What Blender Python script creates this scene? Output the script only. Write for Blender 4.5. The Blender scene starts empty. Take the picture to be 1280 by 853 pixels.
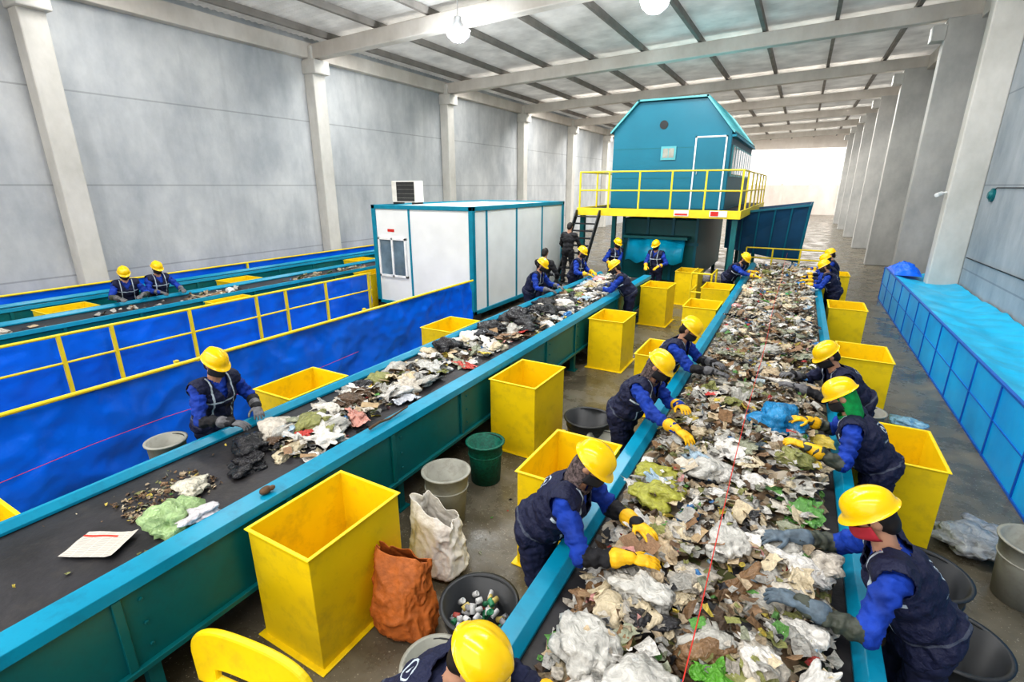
import bpy, bmesh, math, random
import numpy as np
from mathutils import Vector, Matrix, noise
random.seed(7)
scn=bpy.context.scene; COL=scn.collection
V=Vector
UP=V((0,0,1))
try: scn.view_settings.view_transform='Standard'
except Exception: pass
try: scn.view_settings.look='Medium High Contrast'
except Exception: pass

# ------------------------------------------------------------------ materials
def L(nt,a,b): nt.links.new(a,b)
def newmat(name):
    m=bpy.data.materials.new(name); m.use_nodes=True
    nt=m.node_tree; b=nt.nodes['Principled BSDF']
    return m,nt,b
def setin(b,k,v):
    if k in b.inputs: b.inputs[k].default_value=v
def c4(c): return (c[0],c[1],c[2],1)
def nmat(name,base,rough=.5,metal=0,var=.12,scale=6,bump=0,bscale=30,dirt=None,damt=.5,dscale=3,trans=0,coat=0,emis=0):
    m,nt,b=newmat(name)
    tc=nt.nodes.new('ShaderNodeTexCoord')
    n=nt.nodes.new('ShaderNodeTexNoise'); n.inputs['Scale'].default_value=scale; n.inputs['Detail'].default_value=5
    L(nt,tc.outputs['Object'],n.inputs['Vector'])
    r=nt.nodes.new('ShaderNodeValToRGB')
    r.color_ramp.elements[0].position=.3; r.color_ramp.elements[1].position=.7
    r.color_ramp.elements[0].color=c4([max(0,x*(1-var)) for x in base]); r.color_ramp.elements[1].color=c4([min(1,x*(1+var)) for x in base])
    L(nt,n.outputs['Fac'],r.inputs['Fac']); out=r.outputs['Color']
    if dirt:
        n2=nt.nodes.new('ShaderNodeTexNoise'); n2.inputs['Scale'].default_value=dscale; n2.inputs['Detail'].default_value=9; n2.inputs['Roughness'].default_value=.7
        L(nt,tc.outputs['Object'],n2.inputs['Vector'])
        mr=nt.nodes.new('ShaderNodeMapRange'); mr.inputs['From Min'].default_value=.5; mr.inputs['From Max'].default_value=.75; mr.inputs['To Max'].default_value=damt
        L(nt,n2.outputs['Fac'],mr.inputs['Value'])
        mx=nt.nodes.new('ShaderNodeMixRGB'); mx.inputs['Color2'].default_value=c4(dirt)
        L(nt,mr.outputs['Result'],mx.inputs['Fac']); L(nt,out,mx.inputs['Color1']); out=mx.outputs['Color']
    L(nt,out,b.inputs['Base Color'])
    setin(b,'Roughness',rough); setin(b,'Metallic',metal); setin(b,'Transmission Weight',trans); setin(b,'Coat Weight',coat)
    if emis:
        L(nt,out,b.inputs['Emission Color']); setin(b,'Emission Strength',emis)
    if bump:
        n3=nt.nodes.new('ShaderNodeTexNoise'); n3.inputs['Scale'].default_value=bscale; n3.inputs['Detail'].default_value=6
        L(nt,tc.outputs['Object'],n3.inputs['Vector'])
        bp=nt.nodes.new('ShaderNodeBump'); bp.inputs['Strength'].default_value=bump; bp.inputs['Distance'].default_value=.02
        L(nt,n3.outputs['Fac'],bp.inputs['Height']); L(nt,bp.outputs['Normal'],b.inputs['Normal'])
    return m
def math_(nt,op,a,bv=None):
    n=nt.nodes.new('ShaderNodeMath'); n.operation=op
    for i,x in enumerate((a,bv)):
        if x is None: continue
        if isinstance(x,(int,float)): n.inputs[i].default_value=x
        else: L(nt,x,n.inputs[i])
    return n.outputs[0]
def band(nt,s,lo,hi):
    return math_(nt,'MULTIPLY',math_(nt,'GREATER_THAN',s,lo),math_(nt,'LESS_THAN',s,hi))

def concrete(name,c1,c2,off=1.3,per=2.0,joint=True):
    m,nt,b=newmat(name)
    tc=nt.nodes.new('ShaderNodeTexCoord')
    mp=nt.nodes.new('ShaderNodeMapping'); mp.inputs['Scale'].default_value=(1,1,.6); L(nt,tc.outputs['Object'],mp.inputs['Vector'])
    n=nt.nodes.new('ShaderNodeTexNoise'); n.inputs['Scale'].default_value=.7; n.inputs['Detail'].default_value=10; n.inputs['Roughness'].default_value=.65
    L(nt,mp.outputs[0],n.inputs['Vector'])
    r=nt.nodes.new('ShaderNodeValToRGB'); r.color_ramp.elements[0].position=.35; r.color_ramp.elements[1].position=.68
    r.color_ramp.elements[0].color=c4(c1); r.color_ramp.elements[1].color=c4(c2)
    L(nt,n.outputs['Fac'],r.inputs['Fac']); out=r.outputs['Color']
    if joint:
        mp2=nt.nodes.new('ShaderNodeMapping'); mp2.inputs['Scale'].default_value=(2.2,2.2,.25); L(nt,tc.outputs['Object'],mp2.inputs['Vector'])
        n4=nt.nodes.new('ShaderNodeTexNoise'); n4.inputs['Scale'].default_value=1.3; n4.inputs['Detail'].default_value=8; L(nt,mp2.outputs[0],n4.inputs['Vector'])
        mr=nt.nodes.new('ShaderNodeMapRange'); mr.inputs['From Min'].default_value=.52; mr.inputs['From Max'].default_value=.75; mr.inputs['To Max'].default_value=.35; L(nt,n4.outputs['Fac'],mr.inputs['Value'])
        ms=nt.nodes.new('ShaderNodeMixRGB'); ms.inputs['Color2'].default_value=c4([x*.8 for x in c1]); L(nt,mr.outputs['Result'],ms.inputs['Fac']); L(nt,out,ms.inputs['Color1']); out=ms.outputs['Color']
        sp=nt.nodes.new('ShaderNodeSeparateXYZ'); L(nt,tc.outputs['Object'],sp.inputs[0])
        z=math_(nt,'ADD',sp.outputs['Z'],20-off)
        md=math_(nt,'MODULO',z,per)
        k=math_(nt,'LESS_THAN',md,.035)
        k=math_(nt,'MULTIPLY',k,.45)
        mx=nt.nodes.new('ShaderNodeMixRGB'); mx.inputs['Color2'].default_value=c4([x*.45 for x in c1])
        L(nt,k,mx.inputs['Fac']); L(nt,out,mx.inputs['Color1']); out=mx.outputs['Color']
    L(nt,out,b.inputs['Base Color']); setin(b,'Roughness',.75)
    bp=nt.nodes.new('ShaderNodeBump'); bp.inputs['Strength'].default_value=.15; bp.inputs['Distance'].default_value=.03
    n3=nt.nodes.new('ShaderNodeTexNoise'); n3.inputs['Scale'].default_value=12; n3.inputs['Detail'].default_value=6
    L(nt,tc.outputs['Object'],n3.inputs['Vector']); L(nt,n3.outputs['Fac'],bp.inputs['Height']); L(nt,bp.outputs['Normal'],b.inputs['Normal'])
    return m
def colmat(name,rough=.4,bump=.6,bscale=5,trans=0,sub=0,attr=None,var=.25):
    m,nt,b=newmat(name)
    if attr:
        a=nt.nodes.new('ShaderNodeAttribute'); a.attribute_name=attr; src=a.outputs['Color']
    else:
        a=nt.nodes.new('ShaderNodeObjectInfo'); src=a.outputs['Color']
    tc=nt.nodes.new('ShaderNodeTexCoord')
    n=nt.nodes.new('ShaderNodeTexNoise'); n.inputs['Scale'].default_value=bscale; n.inputs['Detail'].default_value=6; n.inputs['Distortion'].default_value=1
    L(nt,tc.outputs['Object'],n.inputs['Vector'])
    mr=nt.nodes.new('ShaderNodeMapRange'); mr.inputs['To Min'].default_value=1-var*1.8; mr.inputs['To Max'].default_value=1+var*.6
    mr.inputs['From Min'].default_value=.3; mr.inputs['From Max'].default_value=.7
    L(nt,n.outputs['Fac'],mr.inputs['Value'])
    mx=nt.nodes.new('ShaderNodeMixRGB'); mx.blend_type='MULTIPLY'; mx.inputs['Fac'].default_value=1
    L(nt,src,mx.inputs['Color1']); L(nt,mr.outputs['Result'],mx.inputs['Color2'])
    L(nt,mx.outputs['Color'],b.inputs['Base Color']); setin(b,'Roughness',rough); setin(b,'Transmission Weight',trans)
    if bump:
        bp=nt.nodes.new('ShaderNodeBump'); bp.inputs['Strength'].default_value=bump; bp.inputs['Distance'].default_value=.1
        L(nt,n.outputs['Fac'],bp.inputs['Height']); L(nt,bp.outputs['Normal'],b.inputs['Normal'])
    return m

M={}
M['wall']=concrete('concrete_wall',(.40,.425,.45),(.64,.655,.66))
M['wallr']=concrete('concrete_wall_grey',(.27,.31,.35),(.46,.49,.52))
M['walle']=concrete('end_wall_white',(.78,.71,.65),(.92,.86,.80),joint=False)
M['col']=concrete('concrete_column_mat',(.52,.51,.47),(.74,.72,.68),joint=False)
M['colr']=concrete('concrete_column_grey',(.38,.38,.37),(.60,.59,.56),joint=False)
M['beam']=concrete('concrete_beam_mat',(.55,.51,.46),(.74,.70,.65),joint=False)
M['roof']=nmat('glowing_roof_sheet',(.54,.53,.51),.45,0,.22,1.2,emis=.26)  # slight emission added to the sheets so the ceiling looks brighter
M['purlin']=nmat('purlin_mat',(.24,.22,.20),.6,0,.2,2)
M['yellow']=nmat('yellow_paint',(.94,.68,.008),.38,0,.05,3,dirt=(.35,.24,.04),damt=.4,dscale=5,bump=.05,bscale=8)
M['yelrail']=nmat('yellow_rail_paint',(.88,.68,.03),.4,0,.08,5)
M['hat']=nmat('hard_hat_plastic',(.98,.62,.0),.22,0,.03,5,coat=.4)
M['teal']=nmat('teal_paint',(.0,.15,.17),.4,0,.15,3,dirt=(.02,.05,.05),damt=.5)
M['rail']=nmat('cyan_rail_paint',(.003,.28,.45),.30,0,.12,3,dirt=(.01,.10,.17),damt=.55,dscale=6)
M['cab']=nmat('cabin_paint',(.0,.155,.235),.4,0,.08,1.2)
M['cabroof']=nmat('cabin_roof_paint',(.10,.40,.44),.35,0,.12,3)
M['cabdark']=nmat('cabin_side_paint',(.0,.09,.14),.45,0,.1,2)
M['hop']=nmat('hopper_paint',(.005,.07,.16),.45,0,.2,2)
M['dark']=nmat('dark_steel',(.02,.022,.025),.6,0,.3,6)
M['belt']=nmat('rubber_belt',(.024,.023,.027),.5,0,.4,3,bump=.2,bscale=20,dirt=(.08,.07,.06),damt=.5,dscale=5)
M['tarp']=nmat('blue_tarp',(.001,.165,1.0),.33,0,.12,2,bump=.9,bscale=3.5)
M['tarpc']=nmat('cyan_tarp',(.005,.50,.82),.34,0,.15,2.5,bump=.6,bscale=5)
M['tarpd']=nmat('blue_panel',(.002,.42,1.0),.35,0,.2,1.2,bump=.3,bscale=4)
M['frameb']=nmat('blue_frame',(.01,.12,.52),.4,0,.1,3)
M['white']=nmat('white_panel',(.86,.88,.88),.4,0,.05,2)
M['whitef']=nmat('white_trim',(.88,.89,.89),.4)
M['tealf']=nmat('container_frame',(.0,.24,.36),.4)
M['glass']=nmat('window_glass',(.16,.22,.27),.06,0,.4,2)
M['grate']=nmat('dark_grille',(.03,.03,.03),.5)
M['beige']=nmat('beige_plastic',(.72,.70,.64),.5)
M['greyp']=nmat('grey_bucket_plastic',(.33,.33,.29),.5,0,.15,5,dirt=(.12,.10,.07),damt=.6,dscale=7)
M['blackp']=nmat('black_bucket_plastic',(.03,.033,.038),.4,0,.3,4)
M['greenp']=nmat('green_mesh_plastic',(.0,.12,.08),.5,0,.4,30,bump=.5,bscale=60)
M['sack']=nmat('orange_sack',(.52,.15,.03),.62,0,.25,14,bump=1.0,bscale=13,dirt=(.26,.08,.03),damt=.55,dscale=6)
M['wsack']=nmat('white_sack',(.78,.75,.70),.6,0,.1,14,bump=1.0,bscale=12,dirt=(.55,.42,.32),damt=.4,dscale=5)
M['skin']=nmat('skin',(.50,.28,.19),.5,0,.06,20)
M['navy']=nmat('navy_cloth',(.010,.014,.050),.8,0,.3,12,bump=.4,bscale=25)
M['blue']=nmat('royal_blue_cloth',(.005,.045,.34),.78,0,.35,9,bump=.7,bscale=18)
M['black']=nmat('black_cloth',(.014,.014,.018),.75,0,.3,10,bump=.5,bscale=25)
M['olive']=nmat('grey_green_sleeve',(.055,.065,.05),.5,0,.35,14,bump=.6,bscale=20)
M['boot']=nmat('boot_rubber',(.012,.012,.012),.4)
M['hair']=nmat('dark_hair',(.015,.010,.008),.6)
M['scarf']=nmat('patterned_scarf',(.10,.075,.075),.8,0,.95,55)
M['gscarf']=nmat('green_scarf',(.0,.28,.07),.8,0,.3,20)
M['mask']=nmat('mask_white',(.75,.76,.78),.7)
M['maskb']=nmat('mask_black',(.02,.02,.025),.7)
M['maskr']=nmat('mask_red',(.45,.03,.05),.7)
M['gy']=nmat('yellow_glove',(.92,.50,.01),.5,0,.2,20,bump=.3)
M['gg']=nmat('grey_glove',(.13,.13,.14),.55,0,.4,20,bump=.3)
M['gb']=nmat('slate_glove',(.10,.14,.18),.5,0,.4,20,bump=.3)
M['eye']=nmat('eye_dark',(.02,.015,.012),.1)
M['eyew']=nmat('eye_white',(.8,.78,.75),.2)
M['red']=nmat('red_paint',(.65,.03,.02),.5)
M['alu']=nmat('aluminium',(.75,.76,.78),.28,.9,.1,5)
M['wood']=nmat('brown_wood',(.12,.07,.04),.8,0,.3,20)
M['plastic']=colmat('film_plastic',.18,.45,2.6,var=.2)
M['paper']=colmat('paper_mat',.8,.3,3,var=.18)
M['scrap']=colmat('scrap_mat',.5,.3,40,attr='col',var=.3)
M['canm']=colmat('can_mat',.25,.1,8,var=.3)

def wastemat():
    m,nt,b=newmat('waste_mix')
    tc=nt.nodes.new('ShaderNodeTexCoord')
    n0=nt.nodes.new('ShaderNodeTexNoise'); n0.inputs['Scale'].default_value=8; L(nt,tc.outputs['Object'],n0.inputs['Vector'])
    mxv=nt.nodes.new('ShaderNodeMixRGB'); mxv.inputs['Fac'].default_value=.15; L(nt,tc.outputs['Object'],mxv.inputs['Color1']); L(nt,n0.outputs['Color'],mxv.inputs['Color2'])
    v=nt.nodes.new('ShaderNodeTexVoronoi'); v.inputs['Scale'].default_value=15; L(nt,mxv.outputs[0],v.inputs['Vector'])
    sp=nt.nodes.new('ShaderNodeSeparateColor'); L(nt,v.outputs['Color'],sp.inputs[0])
    r=nt.nodes.new('ShaderNodeValToRGB'); r.color_ramp.interpolation='CONSTANT'
    cols=[(.05,.04,.03),(.18,.12,.07),(.34,.28,.20),(.07,.055,.04),(.42,.37,.30),(.22,.15,.09),(.12,.13,.05),(.34,.28,.20),(.035,.035,.04),(.24,.14,.07)]
    e=r.color_ramp.elements
    e[0].color=c4(cols[0]); e[1].position=.1; e[1].color=c4(cols[1])
    for i,c in enumerate(cols[2:]):
        x=e.new(.2+.1*i); x.color=c4(c)
    L(nt,sp.outputs[0],r.inputs['Fac']); L(nt,r.outputs['Color'],b.inputs['Base Color']); setin(b,'Roughness',.6)
    bp=nt.nodes.new('ShaderNodeBump'); bp.inputs['Strength'].default_value=.8; bp.inputs['Distance'].default_value=.03
    L(nt,sp.outputs[1],bp.inputs['Height']); L(nt,bp.outputs['Normal'],b.inputs['Normal'])
    return m
M['waste']=wastemat()
def floormat():
    m,nt,b=newmat('wet_concrete_floor')
    tc=nt.nodes.new('ShaderNodeTexCoord')
    n=nt.nodes.new('ShaderNodeTexNoise'); n.inputs['Scale'].default_value=1.2; n.inputs['Detail'].default_value=10; n.inputs['Roughness'].default_value=.65
    L(nt,tc.outputs['Object'],n.inputs['Vector'])
    r=nt.nodes.new('ShaderNodeValToRGB'); r.color_ramp.elements[0].position=.35; r.color_ramp.elements[1].position=.7
    r.color_ramp.elements[0].color=(.08,.07,.05,1); r.color_ramp.elements[1].color=(.22,.195,.15,1)
    L(nt,n.outputs['Fac'],r.inputs['Fac'])
    v=nt.nodes.new('ShaderNodeTexNoise'); v.inputs['Scale'].default_value=45; v.inputs['Detail'].default_value=3; L(nt,tc.outputs['Object'],v.inputs['Vector'])
    k=math_(nt,'GREATER_THAN',v.outputs['Fac'],.66)
    mx=nt.nodes.new('ShaderNodeMixRGB'); mx.inputs['Color2'].default_value=(.45,.41,.33,1); L(nt,math_(nt,'MULTIPLY',k,.7),mx.inputs['Fac']); L(nt,r.outputs['Color'],mx.inputs['Color1'])
    L(nt,mx.outputs['Color'],b.inputs['Base Color'])
    mr=nt.nodes.new('ShaderNodeMapRange'); mr.inputs['From Min'].default_value=.42; mr.inputs['From Max'].default_value=.62; mr.inputs['To Min'].default_value=.12; mr.inputs['To Max'].default_value=.55
    L(nt,n.outputs['Fac'],mr.inputs['Value']); L(nt,mr.outputs['Result'],b.inputs['Roughness'])
    bp=nt.nodes.new('ShaderNodeBump'); bp.inputs['Strength'].default_value=.12; bp.inputs['Distance'].default_value=.01
    L(nt,v.outputs['Fac'],bp.inputs['Height']); L(nt,bp.outputs['Normal'],b.inputs['Normal'])
    return m
M['floor']=floormat()
def vestmat():
    m,nt,b=newmat('navy_vest_reflective')
    a=nt.nodes.new('ShaderNodeAttribute'); a.attribute_name='tc'
    sp=nt.nodes.new('ShaderNodeSeparateXYZ'); L(nt,a.outputs['Vector'],sp.inputs[0])
    x,y,z=sp.outputs
    ax=math_(nt,'ABSOLUTE',x)
    front=math_(nt,'GREATER_THAN',z,0.0); back=math_(nt,'LESS_THAN',z,-0.02)
    s1=band(nt,y,.315,.335)
    s2=math_(nt,'MULTIPLY',band(nt,ax,.095,.112),math_(nt,'MULTIPLY',front,math_(nt,'GREATER_THAN',y,.1)))
    s1=math_(nt,'MULTIPLY',s1,front)
    s4=band(nt,y,.055,.068)
    yy=math_(nt,'SUBTRACT',y,.34)
    rr=math_(nt,'SQRT',math_(nt,'ADD',math_(nt,'MULTIPLY',x,x),math_(nt,'MULTIPLY',yy,yy)))
    ring=math_(nt,'MULTIPLY',math_(nt,'MAXIMUM',band(nt,rr,.040,.050),band(nt,rr,0,.018)),back)
    y2=band(nt,y,.245,.262)
    tx=math_(nt,'MULTIPLY',math_(nt,'MULTIPLY',y2,math_(nt,'LESS_THAN',ax,.085)),back)
    wv=math_(nt,'GREATER_THAN',math_(nt,'MODULO',math_(nt,'ADD',x,5),.02),.006)
    tx=math_(nt,'MULTIPLY',tx,wv)
    f=math_(nt,'MAXIMUM',math_(nt,'MAXIMUM',s1,s2),math_(nt,'MAXIMUM',math_(nt,'MULTIPLY',s4,.12),math_(nt,'MAXIMUM',ring,tx)))
    mx=nt.nodes.new('ShaderNodeMixRGB'); mx.inputs['Color1'].default_value=(.009,.013,.050,1); mx.inputs['Color2'].default_value=(.50,.58,.65,1)
    L(nt,f,mx.inputs['Fac']); L(nt,mx.outputs['Color'],b.inputs['Base Color']); setin(b,'Roughness',.7)
    tc=nt.nodes.new('ShaderNodeTexCoord'); n3=nt.nodes.new('ShaderNodeTexNoise'); n3.inputs['Scale'].default_value=14; n3.inputs['Detail'].default_value=4
    L(nt,tc.outputs['Object'],n3.inputs['Vector'])
    bp=nt.nodes.new('ShaderNodeBump'); bp.inputs['Strength'].default_value=.8; bp.inputs['Distance'].default_value=.05
    L(nt,n3.outputs['Fac'],bp.inputs['Height']); L(nt,bp.outputs['Normal'],b.inputs['Normal'])
    return m
M['vest']=vestmat()
def newsmat():
    m,nt,b=newmat('newsprint')
    tc=nt.nodes.new('ShaderNodeTexCoord'); sp=nt.nodes.new('ShaderNodeSeparateXYZ'); L(nt,tc.outputs['Object'],sp.inputs[0])
    k=math_(nt,'LESS_THAN',math_(nt,'MODULO',math_(nt,'ADD',sp.outputs[1],5),.016),.006)
    k2=math_(nt,'GREATER_THAN',math_(nt,'MODULO',math_(nt,'ADD',sp.outputs[0],5),.09),.01)
    red=math_(nt,'MULTIPLY',band(nt,sp.outputs[1],.10,.125),math_(nt,'LESS_THAN',sp.outputs[0],.08))
    mx=nt.nodes.new('ShaderNodeMixRGB'); mx.inputs['Color1'].default_value=(.66,.61,.54,1); mx.inputs['Color2'].default_value=(.33,.32,.31,1)
    L(nt,math_(nt,'MULTIPLY',k,k2),mx.inputs['Fac'])
    m2=nt.nodes.new('ShaderNodeMixRGB'); m2.inputs['Color2'].default_value=(.7,.05,.03,1); L(nt,red,m2.inputs['Fac']); L(nt,mx.outputs[0],m2.inputs['Color1'])
    L(nt,m2.outputs[0],b.inputs['Base Color']); setin(b,'Roughness',.85)
    return m
M['news']=newsmat()

# ------------------------------------------------------------------ mesh builder
class MB:
    def __init__(s): s.v=[]; s.f=[]; s.m=[]
    def add(s,vs,fs,mi=0):
        o=len(s.v); s.v+= [tuple(v) for v in vs]
        for f in fs: s.f.append(tuple(i+o for i in f)); s.m.append(mi)
    def box(s,x0,y0,z0,x1,y1,z1,mi=0):
        vs=[(x0,y0,z0),(x1,y0,z0),(x1,y1,z0),(x0,y1,z0),(x0,y0,z1),(x1,y0,z1),(x1,y1,z1),(x0,y1,z1)]
        s.add(vs,[(0,3,2,1),(4,5,6,7),(0,1,5,4),(1,2,6,5),(2,3,7,6),(3,0,4,7)],mi)
    def tube(s,a,b,ra,rb=None,n=10,mi=0,caps=True):
        rb=ra if rb is None else rb
        a=V(a);b=V(b);d=(b-a).normalized()
        x=d.orthogonal().normalized(); y=d.cross(x)
        vs=[]
        for p,r in ((a,ra),(b,rb)):
            for i in range(n):
                t=2*math.pi*i/n; vs.append(p+x*math.cos(t)*r+y*math.sin(t)*r)
        fs=[(i,(i+1)%n,n+(i+1)%n,n+i) for i in range(n)]
        if caps: fs+=[tuple(range(n-1,-1,-1)),tuple(range(n,2*n))]
        s.add(vs,fs,mi)
    def path(s,pts,r,n=8,mi=0):
        for i in range(len(pts)-1): s.tube(pts[i],pts[i+1],r,r,n,mi)
    def prism(s,poly,axis,a,b,mi=0):
        n=len(poly); vs=[]
        for t in (a,b):
            for p in poly:
                if axis=='y': vs.append((p[0],t,p[1]))
                elif axis=='x': vs.append((t,p[0],p[1]))
                else: vs.append((p[0],p[1],t))
        fs=[(i,(i+1)%n,n+(i+1)%n,n+i) for i in range(n)]+[tuple(range(n-1,-1,-1)),tuple(range(n,2*n))]
        s.add(vs,fs,mi)
    def lathe(s,prof,c=(0,0,0),n=24,mi=0,wob=None):
        vs=[];c=V(c)
        for k,(r,z) in enumerate(prof):
            for i in range(n):
                t=2*math.pi*i/n
                q=1+(wob(t,z) if wob else 0)
                vs.append(c+V((r*q*math.cos(t),r*q*math.sin(t),z)))
        fs=[]
        for k in range(len(prof)-1):
            for i in range(n):
                fs.append((k*n+i,k*n+(i+1)%n,(k+1)*n+(i+1)%n,(k+1)*n+i))
        s.add(vs,fs,mi)
    def blob(s,c,ax,rad,n=14,k=9,mi=0):
        c=V(c);vs=[c-ax[2]*rad[2]]
        for j in range(1,k):
            ph=-math.pi/2+math.pi*j/k
            for i in range(n):
                t=2*math.pi*i/n
                vs.append(c+ax[0]*rad[0]*math.cos(t)*math.cos(ph)+ax[1]*rad[1]*math.sin(t)*math.cos(ph)+ax[2]*rad[2]*math.sin(ph))
        vs.append(c+ax[2]*rad[2]); e=len(vs)-1; fs=[]
        for i in range(n): fs.append((0,1+(i+1)%n,1+i)); fs.append((e,1+(k-2)*n+i,1+(k-2)*n+(i+1)%n))
        for j in range(k-2):
            for i in range(n): fs.append((1+j*n+i,1+j*n+(i+1)%n,1+(j+1)*n+(i+1)%n,1+(j+1)*n+i))
        s.add(vs,fs,mi)
    def caps(s,a,b,ra,rb,n=12,h=4,mi=0):
        a=V(a);b=V(b);d=(b-a)
        if d.length<1e-5: d=V((0,0,1e-4))
        d=d.normalized(); x=d.orthogonal().normalized(); y=d.cross(x)
        rings=[]
        for j in range(1,h+1):
            ph=-math.pi/2+math.pi/2*j/h; rings.append((a+d*ra*math.sin(ph),ra*math.cos(ph)))
        for j in range(0,h):
            ph=math.pi/2*j/h; rings.append((b+d*rb*math.sin(ph),rb*math.cos(ph)))
        vs=[a-d*ra]
        for p,r in rings:
            for i in range(n):
                t=2*math.pi*i/n; vs.append(p+x*r*math.cos(t)+y*r*math.sin(t))
        vs.append(b+d*rb); e=len(vs)-1; fs=[];K=len(rings)
        for i in range(n): fs.append((0,1+(i+1)%n,1+i)); fs.append((e,1+(K-1)*n+i,1+(K-1)*n+(i+1)%n))
        for j in range(K-1):
            for i in range(n): fs.append((1+j*n+i,1+j*n+(i+1)%n,1+(j+1)*n+(i+1)%n,1+(j+1)*n+i))
        s.add(vs,fs,mi)
    def mesh(s,name,mats,smooth=False):
        me=bpy.data.meshes.new(name); me.from_pydata(s.v,[],s.f)
        for m in mats: me.materials.append(M[m] if isinstance(m,str) else m)
        if len(mats)>1: me.polygons.foreach_set('material_index',s.m)
        if smooth: me.polygons.foreach_set('use_smooth',[True]*len(s.f))
        me.validate(); me.update(); return me
    def obj(s,name,mats,parent=None,loc=(0,0,0),bevel=0,smooth=False,solid=0):
        if isinstance(mats,str): mats=[mats]
        return mk(name,s.mesh(name,mats,smooth),parent,loc,bevel,solid)
def mk(name,me,parent=None,loc=(0,0,0),bevel=0,solid=0):
    o=bpy.data.objects.new(name,me); COL.objects.link(o); o.location=loc
    if parent: o.parent=parent
    if solid:
        m=o.modifiers.new('s','SOLIDIFY'); m.thickness=solid; m.offset=0
    if bevel:
        m=o.modifiers.new('b','BEVEL'); m.width=bevel; m.segments=2; m.limit_method='ANGLE'; m.angle_limit=math.radians(40)
    return o
def top(o,label,cat,group=None,kind=None):
    o['label']=label; o['category']=cat
    if group: o['group']=group
    if kind: o['kind']=kind
    return o
def empty(name,loc):
    o=bpy.data.objects.new(name,None); COL.objects.link(o); o.location=loc; o.empty_display_size=.2; return o
def dup(o,loc,rotz=None,name=None):
    n=o.copy(); COL.objects.link(n); n.location=loc
    if rotz is not None: n.rotation_euler=(0,0,rotz)
    for c in o.children:
        k=c.copy(); COL.objects.link(k); k.parent=n
        for c2 in c.children:
            k2=c2.copy(); COL.objects.link(k2); k2.parent=k
    return n
def fbm(p,o=4):
    return noise.fractal(V(p),1.0,2.0,o)

# ------------------------------------------------------------------ setting
XL,XR,Y0,Y1=-14.5,3.8,-9.0,62.65
def ceilz(x): return 7.78+(x-XL)*.03
b=MB(); b.box(XL-1,Y0,-.2,XR+1,Y1+40,0); o=b.obj('floor',['floor']); o['kind']='structure'; o['label']='wet stained concrete floor'
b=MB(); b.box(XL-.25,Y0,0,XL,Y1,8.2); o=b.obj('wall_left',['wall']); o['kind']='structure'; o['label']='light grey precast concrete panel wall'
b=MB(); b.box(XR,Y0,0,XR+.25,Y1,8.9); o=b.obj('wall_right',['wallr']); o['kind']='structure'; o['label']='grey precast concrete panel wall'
b=MB(); b.box(XL,Y1,0,-11,Y1+.25,8.6); b.box(3.2,Y1,0,XR,Y1+.25,8.6); b.box(-11,Y1,7.0,3.2,Y1+.25,8.6)
o=b.obj('wall_end',['walle']); o['kind']='structure'; o['label']='end wall around a big bright doorway'
b=MB(); b.box(XL-1,Y1+9,0,XR+1,Y1+9.3,3.4)
for i in range(7): b.box(XL+3*i,Y1+8.85,0,XL+3*i+.35,Y1+9,3.6)
o=b.obj('wall_yard',['walle']); o['kind']='structure'; o['label']='cream yard wall seen outside the doorway'
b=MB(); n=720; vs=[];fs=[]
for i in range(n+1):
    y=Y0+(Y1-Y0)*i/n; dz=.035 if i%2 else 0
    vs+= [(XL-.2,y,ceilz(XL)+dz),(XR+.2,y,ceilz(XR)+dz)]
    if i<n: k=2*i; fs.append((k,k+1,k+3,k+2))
b.add(vs,fs); o=b.obj('ceiling',['roof']); o['kind']='structure'; o['label']='pale corrugated metal roof sheets with added glow'
b=MB(); b.box(XL,Y0,7.15,XL+.28,Y1,7.6); o=b.obj('trim_1',['beam'],bevel=.02); o['kind']='structure'
b=MB(); b.box(XR-.3,Y0,7.6,XR,Y1,8.1); o=b.obj('trim_2',['beam'],bevel=.02); o['kind']='structure'
YG=[5.4+7.15*k for k in range(8)]
b=MB(); b.box(-.0,-.24,0,.42,.24,7.5); b.box(0,-.3,6.7,.6,.3,7.1)
c0=None
for y in YG:
    if c0 is None:
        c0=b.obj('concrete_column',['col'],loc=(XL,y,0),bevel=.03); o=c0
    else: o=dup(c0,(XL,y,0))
    top(o,'pale concrete column standing against the panel wall','column','columns along the pale wall')
b=MB(); b.box(-1.0,-.2,0,0,.2,7.7); b.box(-1.3,-.22,7.15,-.98,.22,7.55)
c1=None
for y in YG[2:]:
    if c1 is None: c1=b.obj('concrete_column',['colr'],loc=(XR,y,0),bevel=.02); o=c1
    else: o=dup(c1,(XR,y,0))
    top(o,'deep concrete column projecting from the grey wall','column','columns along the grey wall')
b=MB(); b.box(-.65,-.2,0,0,.2,8.0); o=b.obj('concrete_column',['col'],loc=(XR,16.75,0),bevel=.03); top(o,'slim pale concrete pilaster against the grey wall','column')
b=MB()
xa,xb=XL+.1,XR-.05
za,zb=7.12,7.70
b.prism([(xa,za),(xb,zb),(xb,zb+.42),((xa+xb)/2,(za+zb)/2+.42),(xa,za+.42)],'y',-.17,.17)
bm0=None
for y in YG:
    if bm0 is None: bm0=b.obj('roof_beam',['beam'],loc=(0,y,0),bevel=.03); o=bm0
    else: o=dup(bm0,(0,y,0))
    top(o,'long concrete roof beam spanning the hall','roof beam','roof beams')
x=XL+1.0; p0=None
while x<XR-.3:
    b=MB(); b.box(-.055,Y0,-.18,.055,Y1,0)
    if p0 is None: p0=b.obj('roof_purlin',['purlin'],loc=(x,0,ceilz(x)-.005)); o=p0
    else: o=dup(p0,(x,0,ceilz(x)-.005))
    top(o,'grey steel purlin running under the roof sheets','purlin','roof purlins')
    x+=1.95
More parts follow.
